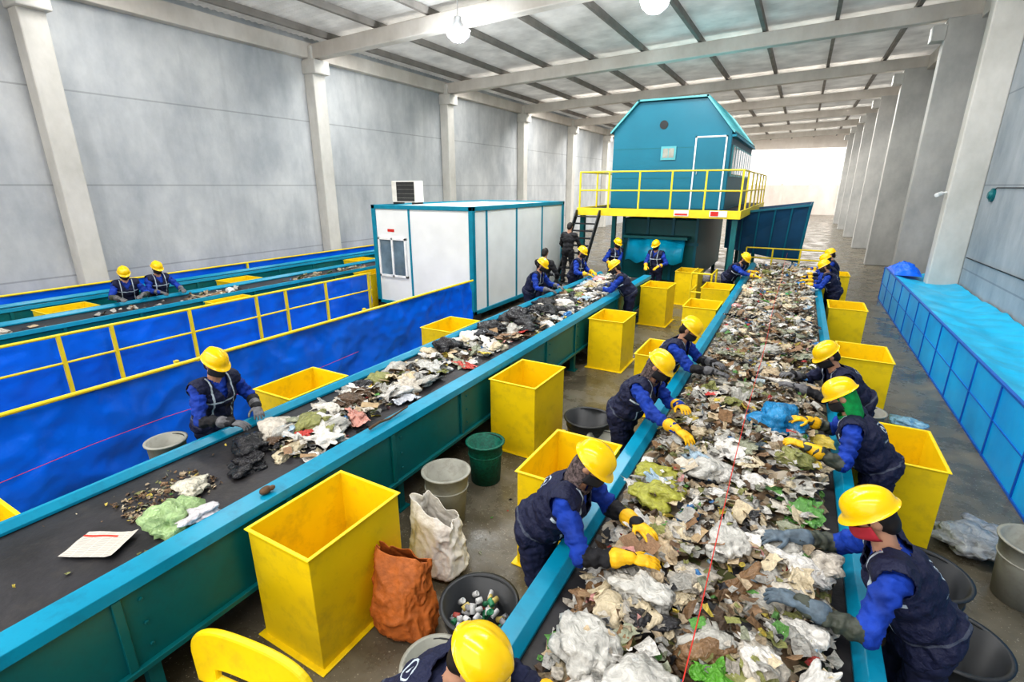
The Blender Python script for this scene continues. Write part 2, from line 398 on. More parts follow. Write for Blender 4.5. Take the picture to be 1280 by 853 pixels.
def area(name,loc,sx,sy,e,colr=(1,1,1),rot=(0,0,0)):
    l=bpy.data.lights.new(name,'AREA'); l.shape='RECTANGLE'; l.size=sx; l.size_y=sy; l.energy=e; l.color=colr
    o=bpy.data.objects.new(name,l); COL.objects.link(o); o.location=loc; o.rotation_euler=rot; return o
tilt=-math.atan(.03)
for y in [-6.5,-1.7]+YG:
    area('hidden_fill_light',(-5.3,y+.62,ceilz(-5.3)-.225),16.0,.75,600 if y<25 else 1100,(1,.98,.95),(0,tilt,0))  # added fill lights, kept out of view behind the beams, brighten the hall
b=MB(); b.lathe([(.02,.32),(.09,.30),(.11,.18),(.24,.02),(.25,0),(.24,0),(.10,.16),(0,.17)],n=28); hb=b.mesh('high_bay_lamp',['alu'],True)
b=MB(); b.lathe([(0,-.26),(.14,-.24),(.26,-.14),(.31,-.01),(.245,.02)],n=28)
em,nt,bs=newmat('lamp_glow'); setin(bs,'Base Color',(1,1,1,1)); setin(bs,'Emission Color',(.90,.96,1,1)); setin(bs,'Emission Strength',60); M['glow']=em
gl=b.mesh('lamp_lens',['glow'],True)
b=MB(); b.tube((0,0,.3),(0,0,.80),.012); rodm=b.mesh('hanging_rod',['alu'])
for x,y in ((-8.2,11.9),(-3.3,12.1)):
    o=mk('high_bay_lamp',hb,None,(x,y,7.05)); top(o,'round glowing high bay lamp hanging from the roof','lamp','high bay lamps')
    mk('lamp_lens',gl,o); mk('hanging_rod',rodm,o)
    l=bpy.data.lights.new('high_bay_light','POINT'); l.energy=110; l.color=(.88,.94,1); l.shadow_soft_size=.1
    lo=bpy.data.objects.new('high_bay_light',l); COL.objects.link(lo); lo.location=(x,y,6.65)
w=bpy.data.worlds.new('World'); scn.world=w; w.use_nodes=True
bg=w.node_tree.nodes['Background']; bg.inputs[0].default_value=(1,.96,.92,1); bg.inputs[1].default_value=1.7

# ------------------------------------------------------------------ sorting bins
def bin_mesh(W=.64,D=.86,H=.95):
    b=MB(); w,d=W/2,D/2; t=.012
    vs=[];
    for (a,c,z) in ((w,d,0),(w,d,H),(w+.018,d+.018,H),(w+.018,d+.018,H+.012),(w-t,d-t,H+.012),(w-t,d-t,.05)):
        vs+=[(-a,-c,z),(a,-c,z),(a,c,z),(-a,c,z)]
    fs=[(0,3,2,1)]
    for k in range(5):
        for i in range(4): fs.append((4*k+i,4*k+(i+1)%4,4*k+4+(i+1)%4,4*k+4+i))
    fs.append((20,21,22,23)); b.add(vs,fs)
    return b.mesh('sorting_bin',['yellow'])
binm=bin_mesh()
b=MB(); b.box(-.36,-.47,0,.36,.47,.012); bpm=b.mesh('base_plate',['yellow'])
def sbin(x0,y0,lab,rz=0,z=0,plate=True):
    o=mk('sorting_bin',binm,None,(x0,y0,z+.001),bevel=.006); o.rotation_euler=(0,0,rz)
    top(o,lab,'bin','yellow sorting bins')
    if plate: mk('base_plate',bpm,o,bevel=.004)
    return o
YB='tall yellow metal bin standing against the sorting conveyor'
for y in (2.14,5.46,8.95,12.5): sbin(-2.80,y,YB,rz=random.uniform(-.02,.02))
sbin(-2.55,15.2,'tall yellow metal bin under the raised platform')
for y in (3.75,7.35,10.8,13.0): sbin(-1.48,y,'tall yellow metal bin beside the full waste conveyor')
for y in (5.52,8.65,12.1,16.6): sbin(1.12,y,'tall yellow metal bin beside the waste conveyor and walkway')
for y in (3.8,6.95): sbin(-5.12,y,'yellow metal bin between the conveyor and the blue tarp')
for y in (4.2,7.9,12.2): sbin(-12.62,y,'yellow metal bin beyond the distant conveyor')
for y in (2.0,6.3,10.5): sbin(-10.4,y,'yellow metal bin behind the yellow handrail')
sbin(-4.95,.55,'yellow metal bin beside the blue tarp')

# ------------------------------------------------------------------ conveyors
def conveyor(x0,x1,y0,y1,wl,wr,lab,z=1.0):
    e=empty('sorting_conveyor',((x0+x1)/2,y0,0)); top(e,lab,'conveyor')
    xc=(x0+x1)/2; ln=y1-y0
    a,c=x0-xc,x1-xc
    b=MB(); b.box(a+wl*.6,.1,z-.09,c-wr*.6,ln-.1,z-.06); b.box(a+wl*.6,.1,z-.40,c-wr*.6,ln-.1,z-.37); b.obj('belt',['belt'],e)
    for s,(u,v) in enumerate(((a,a+wl),(c-wr,c))):
        b=MB()
        if s==0: poly=[(u,z-.05),(u+.015,z+.02),(v-.05,z+.02),(v,z-.03),(v,z-.055),(u,z-.055)]
        else: poly=[(u,z-.055),(u,z-.03),(u+.05,z+.02),(v-.015,z+.02),(v,z-.05),(v,z-.055)]
        b.prism(poly,'y',0,ln); b.obj('side_rail',['rail'],e,bevel=.008)
        b=MB()
        xo=u+.03 if s==0 else v-.03; sg=-1 if s==0 else 1
        b.box(min(xo,xo-sg*.02),0,z-.62,max(xo,xo-sg*.02),ln,z-.055)
        b.box(min(xo,xo+sg*.04),0,z-.64,max(xo,xo+sg*.04),ln,z-.60)
        yy=.5
        while yy<ln:
            b.box(min(xo,xo+sg*.025),yy,z-.6,max(xo,xo+sg*.025),yy+.05,z-.06)
            for zz in (z-.5,z-.33,z-.15):
                b.tube((xo,yy+.15,zz),(xo+sg*.014,yy+.15,zz),.014,n=6)
            yy+=1.2
        b.obj('side_panel',['teal'],e,bevel=.004)
    yy=.6
    while yy<ln:
        for xx in (a+.06,c-.14):
            b=MB(); b.box(xx,yy,0,xx+.08,yy+.08,z-.6); b.box(xx-.04,yy-.04,0,xx+.12,yy+.12,.012); b.obj('leg',['teal'],e)
        b=MB(); b.box(a+.1,yy+.01,.25,c-.1,yy+.07,.31); b.obj('cross_brace',['teal'],e)
        yy+=2.4
    for yy in (.12,ln-.12):
        b=MB(); b.tube((a+wl*.5,yy,z-.23),(c-wr*.5,yy,z-.23),.15,n=20); b.obj('end_roller',['dark'],e,smooth=False)
    return e
conveyor(-4.66,-3.2,-2,13.4,.10,.26,'teal conveyor with black belt and sparse waste')
conveyor(-1.10,.71,-1,17.3,.17,.14,'cyan edged conveyor heaped full of mixed waste')
conveyor(-11.95,-10.85,-3,20,.1,.1,'teal conveyor in the distance behind the yellow handrail')
conveyor(-13.75,-13.15,-3,20,.08,.08,'narrow teal conveyor next to the wall tarp')

# ------------------------------------------------------------------ tarps and handrails
def cloth(name,mat,o0,u,v,nu,nv,amp,fr=1.5,ndir=(1,0,0),fold=0):
    o0,u,v,nd=V(o0),V(u),V(v),V(ndir)
    vs=[];fs=[]
    for j in range(nv+1):
        for i in range(nu+1):
            p=o0+u*(i/nu)+v*(j/nv)
            k=amp*(fbm(p*fr+V((3,7,1)),4)+.9*(.5-abs(noise.noise(p*fr*1.7)))+.35*(.4-abs(noise.noise(p*fr*4))))
            if fold: k+=fold*math.sin(p.y*9+3*noise.noise(p*.8))*(1-j/nv)
            vs.append(p+nd*k)
            if i<nu and j<nv: a=j*(nu+1)+i; fs.append((a,a+1,a+nu+2,a+nu+1))
    b=MB(); b.add(vs,fs); return b.obj(name,[mat],smooth=True)
o=cloth('blue_tarp','tarp',(-6.64,-3,.02),(0,12.9,0),(0,0,1.1),320,30,.07,1.3,fold=.016); top(o,'bright blue plastic tarp hung below a yellow rail','tarp')
o=cloth('blue_tarp','tarp',(-9.78,-3,.02),(0,12.7,0),(0,0,1.06),240,20,.06,1.2,fold=.01); top(o,'bright blue tarp behind the yellow handrail','tarp')
o=cloth('blue_tarp','tarp',(-13.96,-3,.02),(0,25,0),(0,0,1.12),220,14,.04,1.2); top(o,'blue tarp along the concrete wall','tarp')
def handrail(x,y0,y1,posts,h,mid,lab,z0=0,mat='yelrail',r=.024,po=0):
    e=empty('handrail',(x,y0,z0)); top(e,lab,'handrail')
    b=MB(); b.tube((0,0,h),(0,y1-y0,h),r); b.obj('top_rail',[mat],e,smooth=False)
    for m in mid:
        b=MB(); b.tube((0,0,m),(0,y1-y0,m),r*.8); b.obj('middle_rail',[mat],e)
    for p in posts:
        b=MB(); b.box(-.025+po,p-y0-.025,0,.025+po,p-y0+.025,h); b.box(-.05+po,p-y0-.05,0,.05+po,p-y0+.05,.012); b.obj('post',[mat],e)
    return e
handrail(-9.6,-2,9.6,[-1.5,.4,1.7,3.0,3.7,4.95,6.3,7.0,8.1,9.5],1.12,[.68],'yellow steel handrail in front of a blue tarp')
handrail(-6.56,-3,9.85,[-2.9,0,3.2,6.5],1.15,[],'yellow rail holding up the blue tarp',po=-.18)
handrail(-13.88,-3,22,[-2.9,3,9,15,21],1.16,[],'yellow rail above the wall tarp')

e=empty('waste_trough',(2.48,1.5,0)); top(e,'long blue panelled trough covered with cyan tarp','trough')
ln=17.0
b=MB()
n=16
for i in range(n):
    y=ln*i/n; b.box(0,y+.015,.03,.012,y+ln/n-.015,.97)
b.obj('side_panel',['tarpd'],e)
for zz in (.0,.5,.96):
    b=MB(); b.box(-.012,0,zz,.03,ln,zz+(.028 if zz!=.5 else .012)); b.obj('long_rail',['frameb'],e)
for i in range(n+1):
    b=MB(); y=ln*i/n; t=.012; b.box(-.016,y-t,0,.02,y+t,.98); b.obj('upright',['frameb'],e)
vs=[];fs=[];nu,nv=16,230
for j in range(nv+1):
    for i in range(nu+1):
        x=1.28*i/nu; y=ln*j/nv
        k=.06*fbm((x*1.3+9,y*1.1,2),3)+.04*(.5-abs(noise.noise(V((x*2.0,y*1.6,5)))))
        s=.97-.16*math.sin(min(1,i/nu*1.2)*math.pi*.6)+(k if 0<i else 0)+ (.10*(i/nu)**3)
        vs.append((x,y,s))
        if i<nu and j<nv: a=j*(nu+1)+i; fs.append((a,a+1,a+nu+2,a+nu+1))
b=MB(); b.add(vs,fs); b.obj('cover_sheet',['tarpc'],e,smooth=True)
o=cloth('blue_tarp','tarp',(2.5,16.9,1.0),(.62,0,0),(0,1.5,0),46,60,.0,1,(0,0,1))
for v in o.data.vertices:
    p=v.co; u=(p.x-2.5)/.62; w_=(p.y-16.9)/1.5; dm=max(0,math.sin(math.pi*u)*math.sin(math.pi*w_))**.5
    p.z=.98+dm*(.20+.14*noise.noise(V((p.x*4,p.y*3,3)))+.26*(.4-abs(noise.noise(V((p.x*6,p.y*5,8))))))
top(o,'rumpled blue tarp heaped on the trough end','tarp')

# ------------------------------------------------------------------ container office
e=empty('office_container',(-8.3,12.8,0)); top(e,'white panel office container with teal steel frame','container')
x0,x1,y0,y1,zb,zt=-1.6,1.6,-2.7,2.7,.2,2.83
b=MB(); b.box(x0+.04,y0+.04,zb+.02,x1-.04,y1-.04,zt-.04); b.obj('wall_panels',['white'],e)
b=MB()
for x in (x0,x1-.12):
    for y in (y0,y1-.12): b.box(x,y,zb,x+.12,y+.12,zt)
for z in (zb,zt-.1):
    b.box(x0,y0,z,x1,y0+.11,z+.1001); b.box(x0,y1-.11,z,x1,y1,z+.1001); b.box(x0,y0,z,x0+.11,y1,z+.1001); b.box(x1-.11,y0,z,x1,y1,z+.1001)
b.obj('frame',['tealf'],e,bevel=.008)
for x in (x0+1.22,):
    b=MB(); b.box(x,y0+.02,zb,x+.05,y0+.06,zt); b.obj('panel_strip',['tealf'],e)
for y in (-2.05,-.5,1.1):
    b=MB(); b.box(x1-.06,y,zb,x1-.02,y+.06,zt); b.obj('panel_strip',['tealf'],e)
b=MB(); b.box(x0+.16,y0-.01,.96,x0+1.12,y0+.05,1.02); b.box(x0+.16,y0-.01,1.94,x0+1.12,y0+.05,2.0)
for x in (x0+.16,x0+.615,x0+1.06): b.box(x,y0-.01,.96,x+.06,y0+.05,2.0)
wf=b.obj('window_frame',['whitef'],e,bevel=.006)
b=MB(); b.box(x0+.2,y0+.02,1.0,x0+1.08,y0+.035,1.96); b.obj('window_pane',['glass'],wf)
b=MB(); b.box(x0+.5,y0+.03,2.15,x0+.72,y0+.045,2.22); b.obj('red_sticker',['red'],e)
for x,y in ((x0+.15,y0+.15),(x1-.15,y0+.15),(x1-.15,y1-.15),(x0+.15,y1-.15)):
    b=MB(); b.box(x-.15,y-.15,0,x+.15,y+.15,zb+.02); b.obj('foot_block',['dark'],e)
e=empty('air_conditioner',(-9.3,10.9,2.83)); top(e,'beige outdoor air conditioner unit on the container roof','air conditioner')
b=MB(); b.box(-.40,-.18,.05,.40,.18,.60); b.obj('casing',['beige'],e,bevel=.02)
b=MB(); b.box(-.22,-.19,.08,.38,-.178,.57); g_=b.obj('fan_grille',['grate'],e)
b=MB()
for k in range(4): b.box(-.22,-.194,.16+k*.11,.38,-.189,.166+k*.11)
b.obj('grille_slats',['greyp'],g_)
for x in (-.35,.3):
    b=MB(); b.box(x,-.2,0,x+.05,.2,.05); b.obj('foot',['dark'],e)

# ------------------------------------------------------------------ raised cabin and platform
PZ=2.62
e=empty('access_platform',(-3.7,15.0,0)); top(e,'yellow edged steel platform with handrails around the cabin','platform')
b=MB(); b.box(-2.3,0,PZ-.06,2.3,9.2,PZ); b.obj('deck',['dark'],e)
b=MB(); b.box(-2.34,-.05,PZ-.18,2.34,0.0,PZ+.04); b.box(2.3,0,PZ-.18,2.34,9.2,PZ+.04); b.box(-2.34,0,PZ-.18,-2.3,9.2,PZ+.04); b.obj('edge_beam',['yelrail'],e,bevel=.006)
def railpost(x,y):
    b=MB(); b.box(x-.022,y-.022,PZ,x+.022,y+.022,PZ+1.08); b.obj('rail_post',['yelrail'],e)
for i in range(6): railpost(-2.28+4.56*i/5,0.02)
for i in range(1,7): railpost(2.28,9.15*i/6)
for i in range(1,4): railpost(-2.28,9.15*i/6)
for z in (PZ+.55,PZ+1.08):
    b=MB(); b.path([(-2.28,9.15*.5,z),(-2.28,.02,z),(2.28,.02,z),(2.28,9.15,z)],.022); b.obj('handrail_bar',['yelrail'],e)
for x in (-2.2,2.2):
    for y in (.15,3.3,6.5,9.0):
        b=MB(); b.box(x-.07,y-.07,0,x+.07,y+.07,PZ-.06); b.box(x-.12,y-.12,0,x+.12,y+.12,.015); b.obj('support_post',['teal'],e)
b=MB(); b.box(1.55,-.075,PZ-.13,2.0,-.052,PZ+.03); s=b.obj('warning_sign',['whitef'],e)
b=MB(); b.box(1.58,-.08,PZ-.11,1.78,-.076,PZ+.01); b.obj('sign_mark',['red'],s)
b=MB(); b.box(.6,-.075,PZ-.13,1.0,-.052,PZ+.03); s=b.obj('warning_sign',['whitef'],e)
b=MB(); b.box(.63,-.08,PZ-.11,.97,-.076,PZ-.06); b.obj('sign_mark',['red'],s)
cx0,cx1,cy0,cy1=-5.36,-1.95,16.1,22.4
e=empty('sorting_cabin',((cx0+cx1)/2,cy0,PZ)); top(e,'large teal steel sorting cabin with gambrel roof on a platform','cabin')
w=(cx1-cx0)/2; D=cy1-cy0
poly=[(-w,0),(w,0),(w,2.15),(w-.75,3.05),(-w+.75,3.05),(-w,2.28)]
b=MB(); b.prism(poly,'y',0,D); b.obj('body',['cab'],e,bevel=.015)
b=MB()
def slab(p,q,mi=0,y0=-.12,y1=D+.12,t=.05):
    p,q=V((p[0],0,p[1])),V((q[0],0,q[1])); d=(q-p).normalized(); n=V((-d.z,0,d.x))
    if n.z<0: n=-n
    a,bb=p-d*.04,q+d*.04
    b.add([(a.x,y0,a.z),(bb.x,y0,bb.z),(bb.x,y1,bb.z),(a.x,y1,a.z)]+[(a.x+n.x*t,y0,a.z+n.z*t),(bb.x+n.x*t,y0,bb.z+n.z*t),(bb.x+n.x*t,y1,bb.z+n.z*t),(a.x+n.x*t,y1,a.z+n.z*t)],
        [(0,3,2,1),(4,5,6,7),(0,1,5,4),(1,2,6,5),(2,3,7,6),(3,0,4,7)],mi)
slab((w-.75,3.06),(w+.03,2.12)); slab((-w+.75,3.06),(w-.75,3.06)); slab((-w-.03,2.24),(-w+.75,3.06))
k=0
while k<D:
    for (p,q) in (((w-.75,3.11),(w+.03,2.17)),):
        b.tube((p[0]+.02,k,p[1]),(q[0]+.02,k,q[1]),.02,n=6)
    k+=.35
b.obj('roof',['cabroof'],e)
b=MB(); b.box(.74,-.04,.0,.78,0,2.04); b.box(1.56,-.04,0,1.60,0,2.04); b.box(.74,-.04,2.0,1.60,0,2.04); df=b.obj('door_frame',['whitef'],e)
b=MB(); b.box(.78,-.025,.02,1.56,0,2.0); d=b.obj('door',['cab'],e,bevel=.005)
b=MB(); b.tube((.86,-.07,1.0),(.86,-.07,1.14),.012); b.box(.85,-.07,1.02,.87,-.02,1.04); b.obj('door_handle',['alu'],d)
b=MB(); b.box(-.22,-.03,1.42,.22,0,1.80); wv=b.obj('window_frame',['cabroof'],e)
b=MB(); b.box(-.16,-.036,1.48,-.01,-.028,1.74); b.box(.01,-.036,1.48,.16,-.028,1.74); b.obj('window_pane',['greyp'],wv)
b=MB(); b.tube((-.2,-.02,2.4),(-.2,0,2.4),.12,n=20); b.obj('vent',['dark'],e)
for z in (.9,1.75):
    b=MB(); b.box(-w,-.006,z,.7,0,z+.012); b.obj('panel_seam',['teal'],e)
b=MB(); b.box(w-.005,0.02,.06,w+.012,D-.02,2.0); b.obj('side_cladding',['cabdark'],e)
for i in range(9):
    y=.30+i*.66
    for z in (.95,):
        b=MB(); b.box(w+.01,y,z,w+.045,y+.54,z+.85); f=b.obj('side_window_frame',['cabroof'],e)
        b=MB(); b.box(w+.04,y+.04,z+.05,w+.055,y+.25,z+.80); b.box(w+.04,y+.29,z+.05,w+.055,y+.50,z+.80); b.obj('window_pane',['glass'],f)
b=MB(); b.box(w,0,2.0,w+.12,D,2.06); b.obj('gutter',['tealf'],e)
e=empty('screening_machine',(-3.85,16.6,0)); top(e,'teal machine housing under the raised platform','machine')
b=MB(); b.box(-1.2,0,.35,1.2,5.6,2.3); b.obj('housing',['teal'],e,bevel=.03)
b=MB()
for x in (-1.2,-.4,.4,1.12): b.box(x,-.05,.35,x+.08,0,2.35)
b.box(-1.25,-.06,1.5,1.25,0,1.6); b.obj('ribs',['cab'],e)
for x in (-1.1,1.0):
    for y in (.1,5.3):
        b=MB(); b.box(x,y,0,x+.12,y+.12,.36); b.obj('leg',['teal'],e)
vs=[];fs=[];nn=24
for j in range(2):
    for i in range(nn+1):
        t=i/nn; x=-.9+1.8*t; vs.append((x,-.55-.25*math.sin(math.pi*t)+.25*j,1.0+.75*j+.05*math.sin(t*20)))
        if j==0 and i<nn: fs.append((i,i+1,i+nn+2,i+nn+1))
b=MB(); b.add(vs,fs); b.obj('plastic_skirt',['tarpc'],e,smooth=True,solid=.01)
b=MB(); b.box(-1.0,-.62,1.72,1.0,.02,1.8); b.obj('feed_shelf',['teal'],e)
e=empty('feed_hopper',(-1.0,18.1,0)); top(e,'dark blue ribbed feed hopper at the end of the conveyor','hopper')
b=MB()
vs=[(-1.0,0,1.35),(1.15,0,1.0),(1.15,3.2,1.0),(-1.0,3.2,1.35),(-1.0,-.25,2.45),(1.25,-.25,2.75),(1.35,3.6,2.75),(-1.0,3.6,2.45)]
b.add(vs,[(0,1,5,4),(1,2,6,5),(2,3,7,6),(3,0,4,7),(0,3,2,1)])
b.obj('hopper_shell',['hop'],e,solid=.03)
b=MB()
for t in (0,.2,.4,.6,.8,1.0):
    p=V(vs[0]).lerp(V(vs[1]),t); q=V(vs[4]).lerp(V(vs[5]),t); b.tube(p+V((0,-.03,0)),q+V((0,-.03,0)),.03,n=4)
    p=V(vs[1]).lerp(V(vs[2]),t); q=V(vs[5]).lerp(V(vs[6]),t); b.tube(p+V((.03,0,0)),q+V((.03,0,0)),.03,n=4)
b.tube(V(vs[4])+V((0,-.03,0)),V(vs[5])+V((0,-.03,0)),.045,n=4); b.obj('ribs',['cab'],e)
for x in (-.95,1.0):
    for y in (.15,3.0):
        b=MB(); b.box(x,y,0,x+.12,y+.12,1.4); b.obj('leg',['teal'],e)
e=empty('handrail',(-1.3,17.55,0)); top(e,'yellow pipe handrail across the conveyor end','handrail')
for x in (0,.75,1.5,2.3):
    b=MB(); b.tube((x,0,0),(x,0,1.45),.025); b.obj('post',['yelrail'],e)
for z in (1.15,1.45):
    b=MB(); b.tube((0,0,z),(2.3,0,z),.022); b.obj('rail_bar',['yelrail'],e)
e=empty('handrail',(-2.25,13.8,0)); top(e,'short yellow guard rail beside the platform','handrail')
for x in (0,.5):
    for y in (0,.9):
        b=MB(); b.tube((x,y,0),(x,y,1.1),.025); b.obj('post',['yelrail'],e)
for z in (.6,1.1):
    b=MB(); b.path([(0,.9,z),(0,0,z),(.5,0,z),(.5,.9,z)],.022); b.obj('rail_bar',['yelrail'],e)
e=empty('stairs',(-5.65,12.9,0)); top(e,'dark steel stairs climbing to the raised platform','stairs')
NS=12
for i in range(NS):
    z=PZ*(i+1)/(NS+1); y=2.05*(i+.5)/NS
    b=MB(); b.box(-.34,y-.11,z-.03,.34,y+.13,z); b.obj('step',['dark'],e)
for x in (-.37,.37):
    b=MB(); b.prism([(0,0),(.2,0),(2.06,PZ-.2),(2.06,PZ-.02),(1.95,PZ-.02)],'x',x-.015,x+.015); b.obj('stringer',['dark'],e)

e=empty('security_camera',(3.14,16.7,3.15)); top(e,'small white security camera mounted on the pilaster','camera')
b=MB(); b.tube((0.02,0,0),(-.12,-.05,-.02),.02); b.obj('bracket',['whitef'],e)
b=MB(); b.tube((-.1,-.02,-.03),(-.22,-.2,-.07),.05,n=14); b.tube((-.22,-.2,-.07),(-.225,-.208,-.072),.04,n=14); b.obj('camera_body',['whitef'],e)
e=empty('wall_beacon',(3.8,15.7,3.1)); top(e,'round teal alarm device with cable on the wall','alarm')
b=MB(); b.tube((0,0,0),(-.05,0,0),.15,.15,n=20); b.tube((-.05,0,0),(-.10,0,0),.12,.07,n=20); b.obj('housing',['teal'],e)
b=MB(); b.path([(-.02,0,.1),(-.02,-.2,.16),(-.02,-14,.20)],.010,n=5); b.obj('cable',['dark'],e)
b=MB(); b.path([(XR-.02,3,1.75),(XR-.02,16.4,1.6)],.012,n=5); o=b.obj('wall_cable',['dark']); top(o,'thin dark cable running along the grey wall','cable')

# ------------------------------------------------------------------ waste
def h2(x,y):
    e=max(0,1-((x+.17)/.80)**4)
    lim=.38+.12*noise.noise(V((0,y*2,1)))
    if x>lim and y<5.5: e*=max(0,1-(x-lim)/.16)
    if y<2.9 and x<-.60: e*=max(0,1-(-.60-x)/.3)
    return .92+.14*e*(1+.8*fbm((x*1.5,y*1.2,0),3)) + (.0 if e>.02 else -.02)
def dens1(y): return .78+.7*noise.noise(V((0,y*1.3,4.2)))+(.3 if y>7 else 0)
def c1x(y): return -3.98+.10*math.sin(y*.9)
def h1(x,y):
    if y<2.2: return .90
    c=c1x(y); wd=(.42 if y<6.5 else .52)*(1+.4*noise.noise(V((1,y*1.6,7))))
    e=max(0,1-((x-c)/wd)**2)*min(1,(y-2.2)/.8)*max(.15,min(1,dens1(y)))
    return .91+.07*e*(1+.8*fbm((x*1.5,y*1.1,5),3)) - (.03 if e<.25 else 0)
def h3(x,y):
    e=max(0,1-((x+11.4)/.25)**2)*max(0,min(1,.4+1.6*noise.noise(V((3,y*.7,1))))); return .905+.08*e-(.03 if e<.1 else 0)
def heap(name,hf,x0,x1,y0,y1,st,lab):
    nx=int((x1-x0)/st); ny=int((y1-y0)/st); vs=[];fs=[]
    for j in range(ny+1):
        for i in range(nx+1):
            x=x0+(x1-x0)*i/nx; y=y0+(y1-y0)*j/ny
            z=hf(x,y); vs.append((x,y,z-.015+.03*noise.noise(V((x*14,y*14,0)))*(1 if z>.93 else 0)))
            if i<nx and j<ny: a=j*(nx+1)+i; fs.append((a,a+1,a+nx+2,a+nx+1))
    b=MB(); b.add(vs,fs); o=b.obj(name,['waste'],smooth=True); top(o,lab,'waste',kind='stuff'); return o
heap('mixed_waste',h2,-.94,.58,-.6,17.1,.035,'layer of mixed household waste covering the belt')
heap('mixed_waste',h1,-4.55,-3.46,2.2,13.2,.035,'layer of mixed waste along the sparse belt')
heap('mixed_waste',h3,-11.8,-11.0,-2.5,19.5,.08,'thin layer of waste on the distant belt')

PAL=[('white',(.76,.74,.70)),('white',(.84,.82,.78)),('grey',(.42,.41,.38)),('clear grey',(.52,.51,.47)),('beige',(.58,.46,.31)),('off-white',(.66,.61,.53)),('cream',(.72,.62,.44)),('black',(.03,.03,.035)),('blue',(.06,.24,.55)),('green',(.13,.34,.08)),('yellow',(.70,.55,.10)),('brown',(.28,.17,.09)),('pale blue',(.40,.54,.66)),('red',(.56,.06,.05)),('pink',(.70,.36,.34)),('olive',(.30,.31,.11)),('dark brown',(.12,.075,.045)),('grey-green',(.36,.38,.28))]
PW=[11,10,8,12,13,12,13,5,1.4,2.6,2.2,11,1.5,1.5,1.5,7,7,6]
def pick(w): return random.choices(PAL,w)[0]
def scraps(name,hf,fx,y0,y1,n,smin,smax,lab,near=1.0,zo=.035,pw=None):
    vs=[];fs=[];cols=[]
    for k in range(n):
        y=y0+(y1-y0)*random.random()**near; x=fx(y)
        if x is None: continue
        z=hf(x,y)+random.uniform(0,zo)
        s=random.uniform(smin,smax)*(1.0 if random.random()<.85 else 1.5); c=pick(pw or PW)[1]; dk=random.uniform(.5,1.0)
        R=Matrix.Rotation(random.uniform(0,6.28),3,'Z')@Matrix.Rotation(random.gauss(0,.4),3,'X')@Matrix.Rotation(random.gauss(0,.4),3,'Y')
        o=len(vs); asp=random.uniform(.4,1)
        g=[]
        for a in (-1,0,1):
            for bb in (-1,0,1):
                q=R@V((a*s*.5*random.uniform(.7,1.2),bb*s*.5*asp*random.uniform(.7,1.2),random.uniform(-.22,.22)*s)); g.append((x+q.x,y+q.y,z+q.z))
        vs+=g
        for a in range(2):
            for bb in range(2): t=o+a*3+bb; fs.append((t,t+1,t+4,t+3))
        cols+= [c[0]*dk,c[1]*dk,c[2]*dk,1]*9
    b=MB(); b.add(vs,fs); me=b.mesh(name,['scrap'])
    at=me.color_attributes.new('col','FLOAT_COLOR','POINT'); at.data.foreach_set('color',cols)
    o=mk(name,me); top(o,lab,'waste',kind='stuff'); return o
def sx1(y):
    if random.random()>dens1(y)+.25: return None
    return min(-3.52,max(-4.5,c1x(y)+random.gauss(0,.24)))
scraps('waste_scraps',h2,lambda y: random.uniform(-.85,.48 if y<5.5 else .5),.6,17,6500,.03,.085,'small paper and plastic scraps over the full belt',1.6,.10)
scraps('waste_scraps',h1,sx1,2.5,13,2400,.03,.085,'small paper and plastic scraps over the sparse belt',1.2,.05)
FOOD=[0,0,0,0,10,2,6,0,0,1,4,20,0,0,0,6,14,1]
scraps('waste_scraps',lambda x,y:.945,lambda y: min(-3.6,max(-4.5,-4.1+random.gauss(0,.13))),1.35,2.0,300,.012,.038,'loose brown peelings and crumbs on the bare belt',1,.01,FOOD)
scraps('waste_scraps',lambda x,y:.945,lambda y: random.uniform(-4.5,-3.5),0,3,60,.01,.03,'few crumbs scattered on the bare belt',1,.01,FOOD)
scraps('waste_scraps',h3,lambda y: -11.4+random.gauss(0,.15),0,19,260,.05,.14,'few scraps on the distant belt',1)
scraps('floor_litter',lambda x,y:.001,lambda y: random.uniform(-2.4,-1.2),1.2,9,90,.01,.04,'tiny litter crumbs on the wet floor',1,.01)

